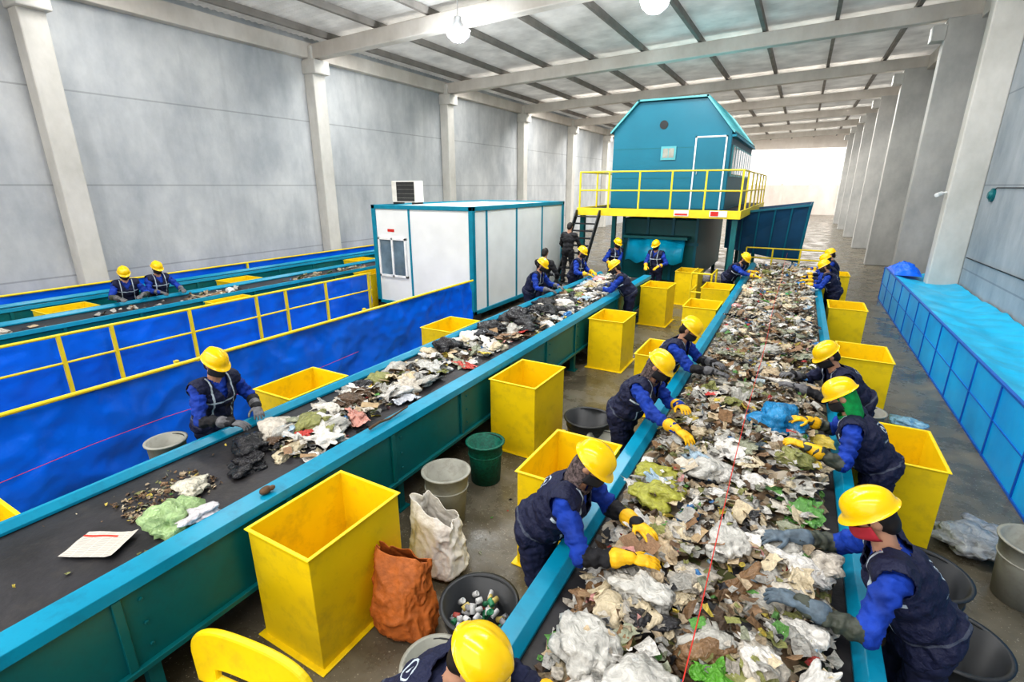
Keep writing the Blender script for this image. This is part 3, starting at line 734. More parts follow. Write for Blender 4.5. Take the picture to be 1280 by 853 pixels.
def bagmesh(seed,flat,fr=1.3):
    bm=bmesh.new(); bmesh.ops.create_icosphere(bm,subdivisions=4,radius=1)
    for v in bm.verts:
        p=v.co.copy(); q=p*fr+V((seed*3.1,seed*1.7,0))
        k=1+.75*noise.noise(q)+.34*(.4-abs(noise.noise(q*2.3)))*1.4+.20*(.4-abs(noise.noise(q*5.2)))
        tail=max(0,p.x-.75)*2.0 if seed%2 else 0
        v.co=V((p.x*k*(1+tail),p.y*k,p.z*k*flat))
    me=bpy.data.meshes.new('plastic_bag'); bm.to_mesh(me); bm.free(); me.materials.append(M['plastic'])
    me.polygons.foreach_set('use_smooth',[True]*len(me.polygons)); return me
def sheetmesh(name,seed,amp,mat,n=12,asp=1.0,jag=.15,smooth=True):
    vs=[];fs=[]
    for j in range(n+1):
        for i in range(n+1):
            x=-1+2*i/n; y=(-1+2*j/n)*asp; q=V((x*1.1+seed*5,y*1.1,seed))
            z=amp*(noise.noise(q)*1.2+.8*(.4-abs(noise.noise(q*2.3)))+.3*(.4-abs(noise.noise(q*5))))
            k=1+jag*noise.noise(q*2+V((9,9,9)))
            rr=max(abs(x),abs(y)/asp); ll=math.hypot(x,y/asp); k*=(1-.3*(ll-rr)) if jag>.2 else 1
            if jag>.2: z-=.25*max(0,rr-.6)
            vs.append((x*k+amp*.5*noise.noise(q*1.3+V((4,0,0))),y*k+amp*.5*noise.noise(q*1.3+V((0,4,0))),z))
            if i<n and j<n: a=j*(n+1)+i; fs.append((a,a+1,a+n+2,a+n+1))
    b=MB(); b.add(vs,fs); return b.mesh(name,[mat],smooth)
BAGS=[bagmesh(i,random.uniform(.28,.5)) for i in range(10)]
FILM=[sheetmesh('plastic_film',i+20,random.uniform(.28,.5),'plastic',26,random.uniform(.55,1),.6) for i in range(11)]
PAP=[sheetmesh('paper_scrap',i,.22,'paper',8,random.uniform(.5,1),smooth=False) for i in range(8)]
CARD=[sheetmesh('cardboard_scrap',i+40,.10,'paper',3,random.uniform(.5,.9),.1,False) for i in range(4)]
b=MB(); b.lathe([(0,0),(.9,0),(1,.1),(1,.5),(.93,.6),(1,.7),(1,2.6),(.95,2.9),(.5,3.6),(.33,3.8),(.33,4.05),(.42,4.06),(.42,4.35),(0,4.36)],c=(0,0,-2),n=16); BOT=b.mesh('plastic_bottle',['plastic'],True)
b=MB(); b.lathe([(0,.08),(.75,.06),(.8,0),(1,.2),(1,3.2),(.8,3.5),(.78,3.42),(0,3.42)],c=(0,0,-1.7),n=18); CAN=b.mesh('drink_can',['canm'],True)
def item(name,me,x,y,z,s,colr,rot,lab,cat,grp):
    o=bpy.data.objects.new(name,me); COL.objects.link(o); o.location=(x,y,z); o.scale=(s,s,s) if not isinstance(s,tuple) else s; o.rotation_euler=rot
    o.color=(*colr,1); top(o,lab,cat,grp); return o
def toss(hf,fx,fy,nb,nf,npp,nc,nbt,grp,where,bs=(.06,.13),wb=None,wf=None,wp=None):
    wb=wb or [14,11,9,16,9,13,10,5,1.6,2.4,1.4,3,2.5,.9,1.3,4,2,5]; wf=wf or [11,9,9,15,12,12,12,4,1.5,2.8,2,7,2.2,1.2,1.3,6,4,6]; wp=wp or [9,9,5,3,18,13,20,1,1,2.4,2.2,15,1,2.2,2.4,5,5,3]
    for k in range(nb):
        y=fy(); x=fx(y); c=pick(wb); s=random.uniform(*bs)
        item('plastic_bag',random.choice(BAGS),x,y,hf(x,y)+s*.26,(s,s*random.uniform(.5,1),s),c[1],(random.gauss(0,.2),random.gauss(0,.2),random.uniform(0,6.3)),'crumpled %s plastic bag %s'%(c[0],where),'plastic bag',grp)
    for k in range(nf):
        y=fy(); x=fx(y); c=pick(wf); s=random.uniform(.08,.17)
        item('plastic_film',random.choice(FILM),x,y,hf(x,y)+.055,(s,s*random.uniform(.45,1),s*.7),c[1],(random.gauss(0,.22),random.gauss(0,.22),random.uniform(0,6.3)),'wrinkled %s plastic film %s'%(c[0],where),'plastic film',grp)
    for k in range(npp):
        y=fy(); x=fx(y); c=pick(wp); s=random.uniform(.025,.07)
        item('paper_scrap',random.choice(PAP),x,y,hf(x,y)+.085,s,c[1],(random.gauss(0,.3),random.gauss(0,.3),random.uniform(0,6.3)),'torn %s paper scrap %s'%(c[0],where),'paper',grp)
    for k in range(nc):
        y=fy(); x=fx(y); s=random.uniform(.05,.10); c=random.choice([(.42,.28,.16),(.50,.37,.22),(.56,.49,.38),(.32,.20,.12)])
        item('cardboard_scrap',random.choice(CARD),x,y,hf(x,y)+.085,s,c,(random.gauss(0,.3),random.gauss(0,.3),random.uniform(0,6.3)),'flattened cardboard piece %s'%where,'cardboard',grp)
    for k in range(nbt):
        y=fy(); x=fx(y); c=random.choice([(.6,.65,.68),(.5,.6,.65),(.1,.4,.2),(.65,.66,.64)])
        item('plastic_bottle',BOT,x,y,hf(x,y)+.09,.032,c,(math.pi/2+random.gauss(0,.3),random.gauss(0,.3),random.uniform(0,6.3)),'empty plastic bottle %s'%where,'bottle',grp)
fx2=lambda y: random.uniform(-.80,.44 if y<5.5 else .46)
def fx1(y): return c1x(y)+random.uniform(-1,1)*(.38 if y<6.5 else .40)
def fy1():
    for _ in range(30):
        y=2.5+10.4*random.random()**1.15
        if random.random()<dens1(y)+.15: return y
    return y
toss(h2,fx2,lambda: .9+15.8*random.random()**1.5,165,230,260,45,14,'waste on the full conveyor','among the waste on the belt')
WB=[13,13,9,12,5,10,9,11,1.5,1,1.5,3,2.5,3,3.5,2,2,2]
toss(h1,fx1,fy1,100,110,70,16,4,'waste on the sparse conveyor','on the sparse conveyor belt',(.08,.16),WB,WB)
toss(h3,lambda y:-11.4+random.uniform(-.25,.25),lambda: random.uniform(1,18),9,5,4,1,0,'waste on the distant conveyor','on the distant conveyor belt')
G='waste on the bare belt'
item('plastic_bag',BAGS[0],-3.62,1.5,.99,(.15,.14,.22),(.42,.60,.28),(0,.1,.4),'leafy green and white knotted plastic bag on the bare belt','plastic bag',G)
item('plastic_bag',BAGS[6],-3.50,1.60,1.02,(.12,.08,.13),(.82,.78,.82),(0,.1,1.4),'white end of a knotted plastic bag on the belt','plastic bag',G)
item('plastic_bag',BAGS[3],-3.95,1.8,.98,(.10,.10,.14),(.74,.70,.58),(0,0,2),'white plastic bag with food residue on the bare belt','plastic bag',G)
for x,y,s in ((-4.15,2.45,.15),(-3.92,2.25,.14),(-4.1,7.6,.24),(-4.0,8.3,.22),(-4.2,6.9,.20),(-3.8,7.2,.22),(-4.2,8.9,.2),(-4.2,5.6,.15)):
    item('plastic_bag',random.choice(BAGS),x,y,h1(x,y)+.08,(s,s,s*1.4),(.018,.018,.022),(0,0,random.random()*6),'shiny black refuse bag lying on the belt','plastic bag',G)
for x,y,s,c,nm in ((-3.8,3.05,.19,(.82,.80,.76),'white'),(-3.72,3.35,.17,(.68,.34,.28),'pink'),(-3.64,2.85,.17,(.82,.79,.73),'white'),(-4.1,3.3,.15,(.80,.77,.70),'white'),(-3.66,4.0,.16,(.76,.78,.84),'white'),(-3.95,4.9,.2,(.60,.60,.57),'grey'),(-4.0,4.4,.18,(.72,.60,.40),'cream'),(-3.7,5.3,.15,(.58,.08,.06),'red'),(-4.15,6.2,.18,(.82,.80,.76),'white')):
    item('plastic_film',random.choice(FILM),x,y,h1(x,y)+.08,(s,s*.8,s*.9),c,(0.1,-.1,random.random()*6),'large wrinkled %s plastic sheet on the belt'%nm,'plastic film',G)
item('plastic_bag',BAGS[2],.12,5.0,h2(.12,5.0)+.09,(.19,.19,.25),(.02,.28,.60),(0,0,1),'bright blue plastic bag on the waste heap','plastic bag',G)
item('plastic_bag',BAGS[5],-.62,3.35,h2(-.6,3.35)+.05,.14,(.46,.46,.08),(0,0,1),'lime yellow plastic bag on the waste heap','plastic bag',G)
item('plastic_bag',BAGS[6],-.72,3.65,h2(-.7,3.6)+.05,.13,(.44,.44,.08),(0,0,3),'lime yellow plastic bag on the waste heap','plastic bag',G)
item('plastic_film',FILM[1],-.05,2.0,h2(-.05,2.0)+.10,.09,(.14,.42,.05),(0,0,3),'bright green vegetable leaves on the waste heap','food waste',G)
item('plastic_bag',BAGS[7],.30,1.55,h2(.3,1.55)+.08,(.15,.11,.15),(.40,.62,.78),(0,0,2),'pale blue and white plastic bag on the waste heap','plastic bag',G)
for x,y,s in ((-.30,1.70,.17),(-.62,1.85,.15),(.05,1.65,.15),(-.35,3.9,.14),(-.1,3.0,.13),(-.45,2.35,.14)):
    item('plastic_bag',random.choice(BAGS),x,y,h2(x,y)+.07,(s,s*.8,s*1.2),(.66,.65,.61),(0,0,random.random()*6),'large translucent grey plastic bag on the waste heap','plastic bag',G)
b=MB(); vs=[];fs=[]
for j in range(11):
    for i in range(15):
        x=-.24+.48*i/14; y=-.17+.34*j/10; vs.append((x,y,.006+.012*noise.noise(V((x*7,y*7,1)))+(.02*max(0,i-12)/2)))
        if i<14 and j<10: a=j*15+i; fs.append((a,a+1,a+16,a+15))
b.add(vs,fs); o=b.obj('newspaper',['news'],loc=(-3.85,1.12,.955)); o.rotation_euler=(0,0,.5); o.scale=(.75,.75,1); top(o,'folded newspaper sheet lying on the bare belt','newspaper')
b=MB(); pts=[(-3.34,3.15+.14*i,1.05+.012*math.sin(i*2.1)) for i in range(5)]
for i in range(4): b.tube(pts[i],pts[i+1],.016-.002*i,.014-.002*i,n=7)
o=b.obj('stick',['wood']); top(o,'dark piece of stick lying on the conveyor rail','stick')
b=MB(); b.blob((0,0,0),[V((1,0,0)),V((0,1,0)),UP],(.035,.05,.03)); b.blob((.02,.04,.005),[V((1,0,0)),V((0,1,0)),UP],(.02,.03,.02)); o=b.obj('dirt_lump',['wood'],loc=(-3.3,2.0,1.05),smooth=True); top(o,'brown lump of dirt on the conveyor rail','dirt')
b=MB(); b.path([(-.15+.01*math.sin(i),.4+i*.85,1.36-.05*math.sin(math.pi*i/20)) for i in range(21)],.003,n=5); o=b.obj('pull_cord',['red']); top(o,'thin red emergency pull cord above the full belt','cord')
b=MB(); b.path([(-5.7,-1+i*.7,.85-.05*math.sin(i)) for i in range(10)],.003,n=5); o=b.obj('pull_cord',['red']); top(o,'thin red cord in front of the blue tarp','cord')

# ------------------------------------------------------------------ buckets, sacks, chair
def bucket(x,y,r,h,mat,lab,handle=True,tap=.8,wob=.0):
    e=empty('bucket',(x,y,0)); top(e,lab,'bucket')
    b=MB(); wf=(lambda t,z: wob*math.sin(2*t+x*9)*z/h) if wob else None
    b.lathe([(0,.004),(r*tap,.004),(r*.93,h*.7),(r*.94,h*.72),(r,h-.02),(r+.02,h-.015),(r+.022,h),(r-.008,h),(r*tap-.01,.02),(0,.02)],n=36,wob=wf)
    b.obj('tub',[mat],e,smooth=True)
    b=MB(); b.lathe([(r*.93,h*.70),(r*.93+.012,h*.71),(r*.94,h*.72)],n=36,wob=wf); b.obj('band',[mat],e)
    if handle:
        b=MB(); pts=[(r*1.03*math.cos(math.pi*i/12),r*.95*math.sin(math.pi*i/12),h-.01) for i in range(13)]
        b.path(pts,.006,n=6); b.obj('handle',['dark'],e)
    return e
bucket(-1.62,2.42,.27,.42,'blackp','round dark tub full of crushed drink cans')
bucket(-1.60,1.88,.21,.40,'greyp','grey plastic bucket beside the tub of cans')
bucket(-2.72,3.52,.22,.58,'greyp','tall weathered grey plastic bin beside the conveyor',False,.78,.03)
bucket(-2.78,4.35,.20,.50,'greenp','dark green mesh bucket against the conveyor',True,.85,.03)
bucket(-2.05,5.75,.30,.38,'blackp','wide black tub on the wet floor')
bucket(-1.72,5.45,.20,.30,'greyp','grey tub next to the black tub')
bucket(1.20,4.25,.30,.50,'blackp','large black tub behind a worker')
bucket(1.28,3.62,.28,.48,'blackp','large dark tub behind a worker')
bucket(1.15,7.6,.22,.45,'greyp','grey bucket beside the yellow bins')
bucket(2.08,5.0,.24,.55,'greyp','grey bucket on the dark walkway',False)
bucket(-4.98,2.13,.16,.98,'greyp','tall grey bin beside a worker at the conveyor',True)
for k in range(60):
    a=random.uniform(0,6.28); r=.20*math.sqrt(random.random()); z=.20+.04*(k%4)+random.uniform(0,.02)
    c=random.choice([(.75,.75,.76),(.1,.25,.5),(.5,.1,.08),(.7,.7,.7),(.05,.3,.15),(.75,.6,.2),(.8,.8,.8),(.3,.3,.32)])
    item('drink_can',CAN,-1.62+r*math.cos(a),2.42+r*math.sin(a),z,(.022,.024*random.uniform(.5,1),.022*random.uniform(.6,.9)),c,(random.uniform(0,3),random.uniform(0,3),random.uniform(0,6)),'crushed aluminium drink can in the dark tub','can','cans in the tub')
def sack(x,y,rx,ry,h,mat,lab,lean,seed,rot,slump=.0,openm=False):
    b=MB(); n=110;K=60;vs=[]
    for k in range(K+1):
        t=k/K
        base=math.sin(min(1,t*4+.4)*math.pi/2)
        ex=rx*base*(1-.15*t); ey=ry*base*(1-(.80 if not openm else .5)*t**2.4)
        for i in range(n):
            a=2*math.pi*i/n; ca,sa=math.cos(a),math.sin(a)
            q=V((ca*1.1,sa*1.1,t*1.8+seed))
            cr=abs(noise.noise(V((ca*2.2+t*2.5,sa*2.2-t*1.5,t*3.5+seed)))); cr2=abs(noise.noise(V((ca*4.5-t*3,sa*4.5,t*6+seed*2))))
            m=1+.20*noise.noise(q*1.4)+.30*(.25-min(.3,cr))+.16*(.2-min(.25,cr2))
            if t>.7: m+=(t-.7)*.5*math.sin(a*5+seed*2)
            sx=math.copysign(abs(ca)**.8,ca); sy=math.copysign(abs(sa)**.8,sa)
            vs.append((ex*m*sx+lean[0]*t**1.6,ey*m*sy+lean[1]*t**1.6,max(.004,h*t*(1-slump*t*(ca*.5+.5))+.06*t*noise.noise(V((ca*2,sa*2,seed))))))
    fs=[(k*n+i,k*n+(i+1)%n,(k+1)*n+(i+1)%n,(k+1)*n+i) for k in range(K) for i in range(n)]; fs.append(tuple(range(n-1,-1,-1))); b.add(vs,fs)
    o=b.obj('sack',[mat],loc=(x,y,0),smooth=True,solid=.004); o.rotation_euler=(0,0,rot); top(o,lab,'sack'); return o
sack(-2.22,2.28,.25,.20,.66,'sack','orange-brown woven sack stuffed full, slumped against the bin',(-.05,.10),3,.3,.15)
sack(-2.40,2.95,.27,.19,.60,'wsack','off-white woven sack slumped open on the floor',(-.08,.05),8,-.15,.18,True)
item('plastic_bag',BAGS[4],1.85,5.55,.10,.22,(.38,.40,.43),(0,0,1),'dirty grey plastic sheet crumpled on the walkway','plastic bag','floor items')
item('plastic_bag',BAGS[1],2.1,5.75,.08,.18,(.34,.37,.42),(0,0,2),'dirty grey plastic sheet crumpled on the walkway','plastic bag','floor items')
item('plastic_bag',BAGS[7],1.75,8.3,.10,.16,(.30,.55,.72),(0,0,2),'pale blue plastic bag beside the yellow bins','plastic bag','floor items')
item('plastic_bag',BAGS[4],-1.48,8.0,.30,(.26,.30,.5),(.85,.83,.8),(0,0,0),'white plastic sack stuffed between the bins','plastic bag','floor items')
item('plastic_bag',BAGS[4],-2.1,1.72,.02,(.05,.05,.03),(.7,.05,.05),(0,0,0),'small red and white wrapper on the floor','wrapper','floor items')
e=empty('plastic_chair',(-2.36,.93,0)); top(e,'yellow moulded plastic chair with rounded back','chair'); e.rotation_euler=(0,0,.15)
b=MB(); b.prism([(-.36,-.22),(.36,-.22),(.37,.2),(.30,.25),(-.30,.25),(-.37,.2)],'z',.40,.43); b.obj('seat',['yellow'],e,bevel=.01)
b=MB(); n=24; out=[];inn=[]
for i in range(n+1):
    a=math.pi*i/n; ca,sa=math.cos(a),math.sin(a); q=.75
    out.append((.46*math.copysign(abs(ca)**q,ca),.60+.21*sa**q)); inn.append((.26*math.copysign(abs(ca)**q,ca),.52+.03*sa**q))
out=[(.42,.41)]+out+[(-.42,.41)]; inn=[(.26,.46)]+inn+[(-.26,.46)]
m=len(out); vs=[(p[0],.24+.1*(p[1]-.42),p[1]) for p in out]+[(p[0],.24+.1*(p[1]-.42),p[1]) for p in inn]
fs=[(i,i+1,m+i+1,m+i) for i in range(m-1)]+[(0,m,2*m-1,m-1)]; b.add(vs,fs); b.obj('backrest',['yellow'],e,solid=.05,bevel=.016)
for x in (-.31,.31):
    for y in (-.19,.21):
        b=MB(); b.tube((x*1.08,y*1.1,0),(x,y,.41),.018,.026,n=10); b.obj('leg',['yellow'],e)

# ------------------------------------------------------------------ people
def remesh(mb,vox,smooth=3):
    me=bpy.data.meshes.new('tmp'); me.from_pydata(mb.v,[],mb.f); me.update()
    o=bpy.data.objects.new('tmp',me); COL.objects.link(o)
    r=o.modifiers.new('r','REMESH'); r.mode='VOXEL'; r.voxel_size=vox
    s=o.modifiers.new('s','SMOOTH'); s.iterations=smooth; s.factor=.5
    dg=bpy.context.evaluated_depsgraph_get(); ev=o.evaluated_get(dg)
    out=bpy.data.meshes.new_from_object(ev,depsgraph=dg)
    bpy.data.objects.remove(o); bpy.data.meshes.remove(me)
    out.polygons.foreach_set('use_smooth',[True]*len(out.polygons))
    return out
def getv(me):
    a=np.zeros(len(me.vertices)*3); me.vertices.foreach_get('co',a); return a.reshape(-1,3)
def hatmesh():
    n=40;K=12;vs=[]
    for k in range(K+1):
        ph=math.pi/2*(1-k/K)
        for i in range(n):
            a=2*math.pi*i/n; x=.112*math.cos(a)*math.cos(ph)**.9; y=.134*math.sin(a)*math.cos(ph)**.9; z=.118*math.sin(ph)**.85
            if abs(x)<.022 and k<K-1: z+=.012*(1-abs(x)/.022)**.5
            vs.append((x,y,z))
    for k,(e1,dz) in enumerate(((.005,-.006),(.011,-.011))):
        for i in range(n):
            a=2*math.pi*i/n; s=math.sin(a); ex=e1*(1+(2.8*max(0,s)**3))
            vs.append(((.112+ex)*math.cos(a),(.134+ex)*math.sin(a),dz-(.010*max(0,s)**2 if k else 0)))
    K2=K+2; fs=[(k*n+i,(k+1)*n+i,(k+1)*n+(i+1)%n,k*n+(i+1)%n) for k in range(K2) for i in range(n)]
    b=MB(); b.add(vs,fs); return b.mesh('hard_hat',['hat'],True)
HAT=hatmesh()
bm=bmesh.new(); bm.from_mesh(HAT); bmesh.ops.remove_doubles(bm,verts=bm.verts,dist=.0008); bmesh.ops.recalc_face_normals(bm,faces=bm.faces); bm.to_mesh(HAT); bm.free()
HAT.polygons.foreach_set('use_smooth',[True]*len(HAT.polygons))

def person(x,y,ang,lean,lh,rh,lab,z0=0,s=1.0,upper='blue',fore='blue',glove='gy',head='hair',mask='maskb',hat=True,vest=True,near=True,legs='navy',bend=0,twist=0,look=0):
    B=V((x,y,z0)); f=V((math.cos(ang),math.sin(ang),0)); r=V((math.sin(ang),-math.cos(ang),0))
    la=math.radians(lean); t=(UP*math.cos(la)+f*math.sin(la)).normalized(); tf=(f*math.cos(la)-UP*math.sin(la)).normalized()
    P=UP*.93*s - f*.06*math.sin(la)
    N=P+t*.50*s
    vox=.0105 if near else .018
    S={}
    for k,sg in (('L',-1),('R',1)): S[k]=P+t*.445*s+r*sg*.18*s
    hdir=(t*.6+UP*.4+f*.12).normalized()
    Hc=N+hdir*.180*s
    hp=la*.5+math.radians(22+look); hf=(f*math.cos(hp)-UP*math.sin(hp)).normalized(); hu=(UP*math.cos(hp)+f*math.sin(hp)).normalized()
    if twist:
        Rt=Matrix.Rotation(twist,3,hu); hf=Rt@hf
    hr=hf.cross(hu)
    mb=MB(); segs=[]
    def cap(a,b_,ra,rb,m): mb.caps(a,b_,ra*s,rb*s); segs.append((a,b_,ra*s,rb*s,m))
    def bl(c,ax,rad,m,a=None,b_=None):
        mb.blob(c,ax,[q*s for q in rad]); segs.append((a or c,b_ or c+V((0,0,.001)),sum(rad)/3*s,sum(rad)/3*s,m))
    TA=[r,tf,t]
    bl(P,[r,tf,UP],(.175,.14,.14),3); bl(P+t*.14*s,TA,(.165,.13,.14),1); bl(P+t*.31*s,TA,(.19,.14,.175),1)
    cap(S['L']+r*.03*s,S['R']-r*.03*s,.072,.072,1); cap(N-t*.03*s,Hc-hu*.03*s-hf*.01*s,.062,.055,0)
    bl(Hc,[hr,hf,hu],(.076,.096,.108),0); bl(Hc-hu*.06*s+hf*.025*s,[hr,hf,hu],(.056,.062,.062),0)
    mb.caps(Hc+hf*.088*s+hu*.005*s,Hc+hf*.112*s-hu*.028*s,.010*s,.016*s)
    mb.caps(Hc+hf*.085*s-hu*.062*s-hr*.018*s,Hc+hf*.085*s-hu*.062*s+hr*.018*s,.010*s,.010*s)
    for sg in (-1,1): mb.blob(Hc+hr*sg*.076*s-hu*.01*s-hf*.005*s,[hr,hf,hu],(.012*s,.02*s,.032*s))
    for sg in (-1,1):
        hj=P+r*sg*.09*s-UP*.03*s; kn=V((0,0,.50*s))+r*sg*.11*s+f*(.02+.03*sg)*s+f*bend; an=V((0,0,.10*s))+r*sg*.13*s+f*(.03*sg-.02)*s
        cap(hj,kn,.100,.070,3); cap(kn,an,.070,.055,3)
        cap(an+f*-.03*s-UP*.045*s,an+f*.15*s-UP*.055*s,.052,.045,4)
    glv=[];armax=[]
    for k,sg,T in (('L',-1,lh),('R',1,rh)):
        a=S[k]; T=V(T)-B; l1,l2=.30*s,.27*s
        d=T-a; dl=min(d.length,(l1+l2)*.97); d=d.normalized(); T=a+d*dl
        c=(l1*l1+dl*dl-l2*l2)/(2*dl); hgt=math.sqrt(max(0,l1*l1-c*c))
        pole=(-UP*.75+r*sg*.65-f*.15); pole=(pole-d*pole.dot(d)).normalized()
        E=a+d*c+pole*hgt
        cap(a,E,.072,.056,1); cap(E,T,.056,.040,2)
        segs.append((a,a+V((0,0,.001)),.07,.07,1))
        armax+= [(a,E),(E,T)]
        glv.append((sg,T,((T-E).normalized())))
    me=remesh(mb,vox,3)
    co=getv(me)
    nr=np.zeros(len(me.vertices)*3); me.vertices.foreach_get('normal',nr); nr=nr.reshape(-1,3)
    def cat(pts):
        best=np.full(len(pts),1e9); idx=np.zeros(len(pts),int)
        for (a,b_,ra,rb,m) in segs:
            a=np.array(a);d=np.array(b_)-a;L2=max(1e-9,d@d); u=np.clip(((pts-a)@d)/L2,0,1)
            dist=np.linalg.norm(pts-(a+u[:,None]*d),axis=1)/(ra+(rb-ra)*u)
            w=dist<best; best[w]=dist[w]; idx[w]=m
        return idx
    vi=cat(co)
    for i in range(len(co)):
        if vi[i]!=0:
            v_=V(co[i]); p=v_*9+V((x*5,y*5,0)); q=V((p.x,p.y,p.z*1.5)); k=.016*noise.noise(q)+.022*(.25-abs(noise.noise(q*1.9)))
            if vi[i] in (1,2):
                bd=9;bu=0
                for a,e2 in armax:
                    d=e2-a; u=max(0,min(1,(v_-a).dot(d)/d.length_squared)); ds=(v_-a-d*u).length
                    if ds<bd: bd=ds;bu=u
                if bd<.10: k+=.006*math.sin(bu*22+5*noise.noise(p*.6))
            co[i]+=nr[i]*k
    me.vertices.foreach_set('co',co.ravel())
    for m in ('skin',upper,fore,legs,'boot'): me.materials.append(M[m])
    ce=np.zeros(len(me.polygons)*3); me.polygons.foreach_get('center',ce); me.polygons.foreach_set('material_index',cat(ce.reshape(-1,3)))
    me.update()
    o=mk('person',me,None,B); top(o,lab,'person')
    if vest:
        vb=MB(); g=.024*s
        vb.blob(P+UP*.0,[r,tf,UP],((.178*s+g),(.142*s+g),.15*s)); vb.blob(P+t*.14*s,TA,(.172*s+g,.137*s+g,.15*s)); vb.blob(P+t*.31*s,TA,(.193*s+g,.143*s+g,.18*s+g))
        vb.caps(S['L']+r*.015*s,S['R']-r*.015*s,.074*s+g,.074*s+g)
        vm=remesh(vb,vox*1.15,3)
        bm=bmesh.new(); bm.from_mesh(vm); dl=[]
        for fc in bm.faces:
            c=fc.calc_center_median(); q=c-P; a=q.dot(r); u=q.dot(t); w_=q.dot(tf)
            if abs(a)>.222*s and u>.26*s: dl.append(fc)
            elif q.z<-.11*s: dl.append(fc)
            elif u>.47*s and abs(a)<.075*s: dl.append(fc)
            elif w_>.0 and u>.35*s and abs(a)<(u-.35*s)*.5: dl.append(fc)
        bmesh.ops.delete(bm,geom=dl,context='FACES'); bm.to_mesh(vm); bm.free()
        co=getv(vm)
        for i in range(len(co)):
            p=V(co[i])*8+V((x*3,y,1)); q=co[i]-np.array(P); rad=V(q)-t*V(q).dot(t)
            co[i]+=np.array(rad.normalized())*(.018*noise.noise(p)+.026*(.28-abs(noise.noise(p*1.8))))
        vm.vertices.foreach_set('co',co.ravel())
        q=co-np.array(P); tcv=np.stack([q@np.array(r),q@np.array(t),q@np.array(tf)],1)
        at=vm.attributes.new('tc','FLOAT_VECTOR','POINT'); at.data.foreach_set('vector',(tcv/s).ravel())
        vm.materials.append(M['vest']); vm.polygons.foreach_set('use_smooth',[True]*len(vm.polygons))
        mk('vest',vm,o,solid=.006)
    R3=Matrix((hr,hf,hu)).transposed().to_4x4()
    if hat:
        h=mk('hard_hat',HAT,o); h.matrix_local=Matrix.Translation(Hc+hu*.038*s-hf*.008*s)@R3@Matrix.Scale(s*.95,4)
    hb_=MB(); hb_.blob(Hc-hf*.014*s+hu*.008*s,[hr,hf,hu],(.083*s,.096*s,.106*s))
    if head in('scarf','gscarf'): hb_.caps(N-hf*.01*s+t*.02*s,Hc-hu*.05*s-hf*.02*s,.098*s,.082*s)
    else: hb_.blob(Hc-hf*.045*s-hu*.045*s,[hr,hf,hu],(.070*s,.055*s,.075*s))
    hm=remesh(hb_,.010 if near else .014,2)
    bm=bmesh.new(); bm.from_mesh(hm)
    dl=[fc for fc in bm.faces if ((fc.calc_center_median()-Hc).dot(hf)>.035*s and (fc.calc_center_median()-Hc).dot(hu)<.06*s and (fc.calc_center_median()-Hc).dot(hu)>-.13*s)]
    bmesh.ops.delete(bm,geom=dl,context='FACES'); bm.to_mesh(hm); bm.free()
    hm.materials.append(M[head]); mk('headscarf' if 'scarf' in head else 'hair',hm,o)
    for sg in (-1,1):
        b=MB(); b.blob(Hc+hf*.087*s+hr*sg*.032*s+hu*.006*s,[hr,hf,hu],(.015*s,.010*s,.009*s),n=10,k=6); b.blob(Hc+hf*.095*s+hr*sg*.032*s+hu*.006*s,[hr,hf,hu],(.007*s,.004*s,.007*s),n=8,k=6,mi=1)
        b.obj('eye',['eyew','eye'],o,smooth=True)
    if mask:
        b=MB(); nn=14; vs=[];fs=[]
        for j in range(8):
            for i in range(nn+1):
                a=math.radians(-78+156*i/nn); zz=-.012-.098*j/7; bu=.014*math.sin(math.pi*j/7)*math.cos(a)**2+.008
                rr=1 if j<6 else 1-.12*(j-5)
                p=Hc+hr*math.sin(a)*(.080+bu*.3)*rr*s+hf*(math.cos(a)*(.098+bu)*rr+(.016*math.cos(a)**8))*s+hu*zz*s
                vs.append(p)
                if i<nn and j<7: q=j*(nn+1)+i; fs.append((q,q+1,q+nn+2,q+nn+1))
        b.add(vs,fs); b.obj('face_mask',[mask],o,smooth=True,solid=.003)
    for sg,W,d in glv:
        n=(-UP-d*(-UP).dot(d))
        if n.length<.2: n=f-d*f.dot(d)
        n=n.normalized(); d2=(d*.9+n*.12).normalized(); n=(n-d2*n.dot(d2)).normalized()
        lat=n.cross(d2)*(1 if sg<0 else -1)
        g=MB(); q=1.08*s
        g.caps(W-d*.075*q,W-d*.0*q,.054*q,.036*q); g.blob(W+d2*.052*q,[lat,n,d2],(.043*q,.020*q,.055*q)); g.caps(W+d2*.085*q-lat*.028*q,W+d2*.085*q+lat*.028*q,.015*q,.015*q)
        for i,(ln_,cu) in enumerate(((.070,.40),(.078,.48),(.072,.55),(.056,.62))):
            p=W+d2*.092*q+lat*(.033-.0215*i)*q; dd=(d2+lat*(.14-.10*i)).normalized(); rr=.0108*q
            for j in range(3):
                c_=cu*(.55 if j==0 else 1.0); dd=(dd*math.cos(c_)+n*math.sin(c_)).normalized()
                e_=p+dd*ln_*q*(.45,.32,.25)[j]; g.caps(p,e_,rr,rr*.93,n=8,h=3); p=e_; rr*=.93
        p=W+d2*.028*q+lat*.034*q; dd=(d2*.62+lat*.7+n*.25).normalized(); rr=.0135*q
        for j in range(3):
            e_=p+dd*(.036,.030,.026)[j]*q; g.caps(p,e_,rr,rr*.9,n=8,h=3); p=e_; rr*=.9; dd=(dd+d2*.35-lat*.15+n*.15).normalized()
        gm=remesh(g,.0052 if near else .0085,1); gm.materials.append(M[glove]); mk('glove',gm,o)
    return o
PI=math.pi
YH='in navy vest, yellow hat,'
person(.91,2.95,PI,32,(.31,2.6,1.18),(.24,3.15,1.20),'person %s red mask, grey sleeves, reaching'%YH,s=1.06,fore='olive',glove='gb',head='hair',mask='maskr')
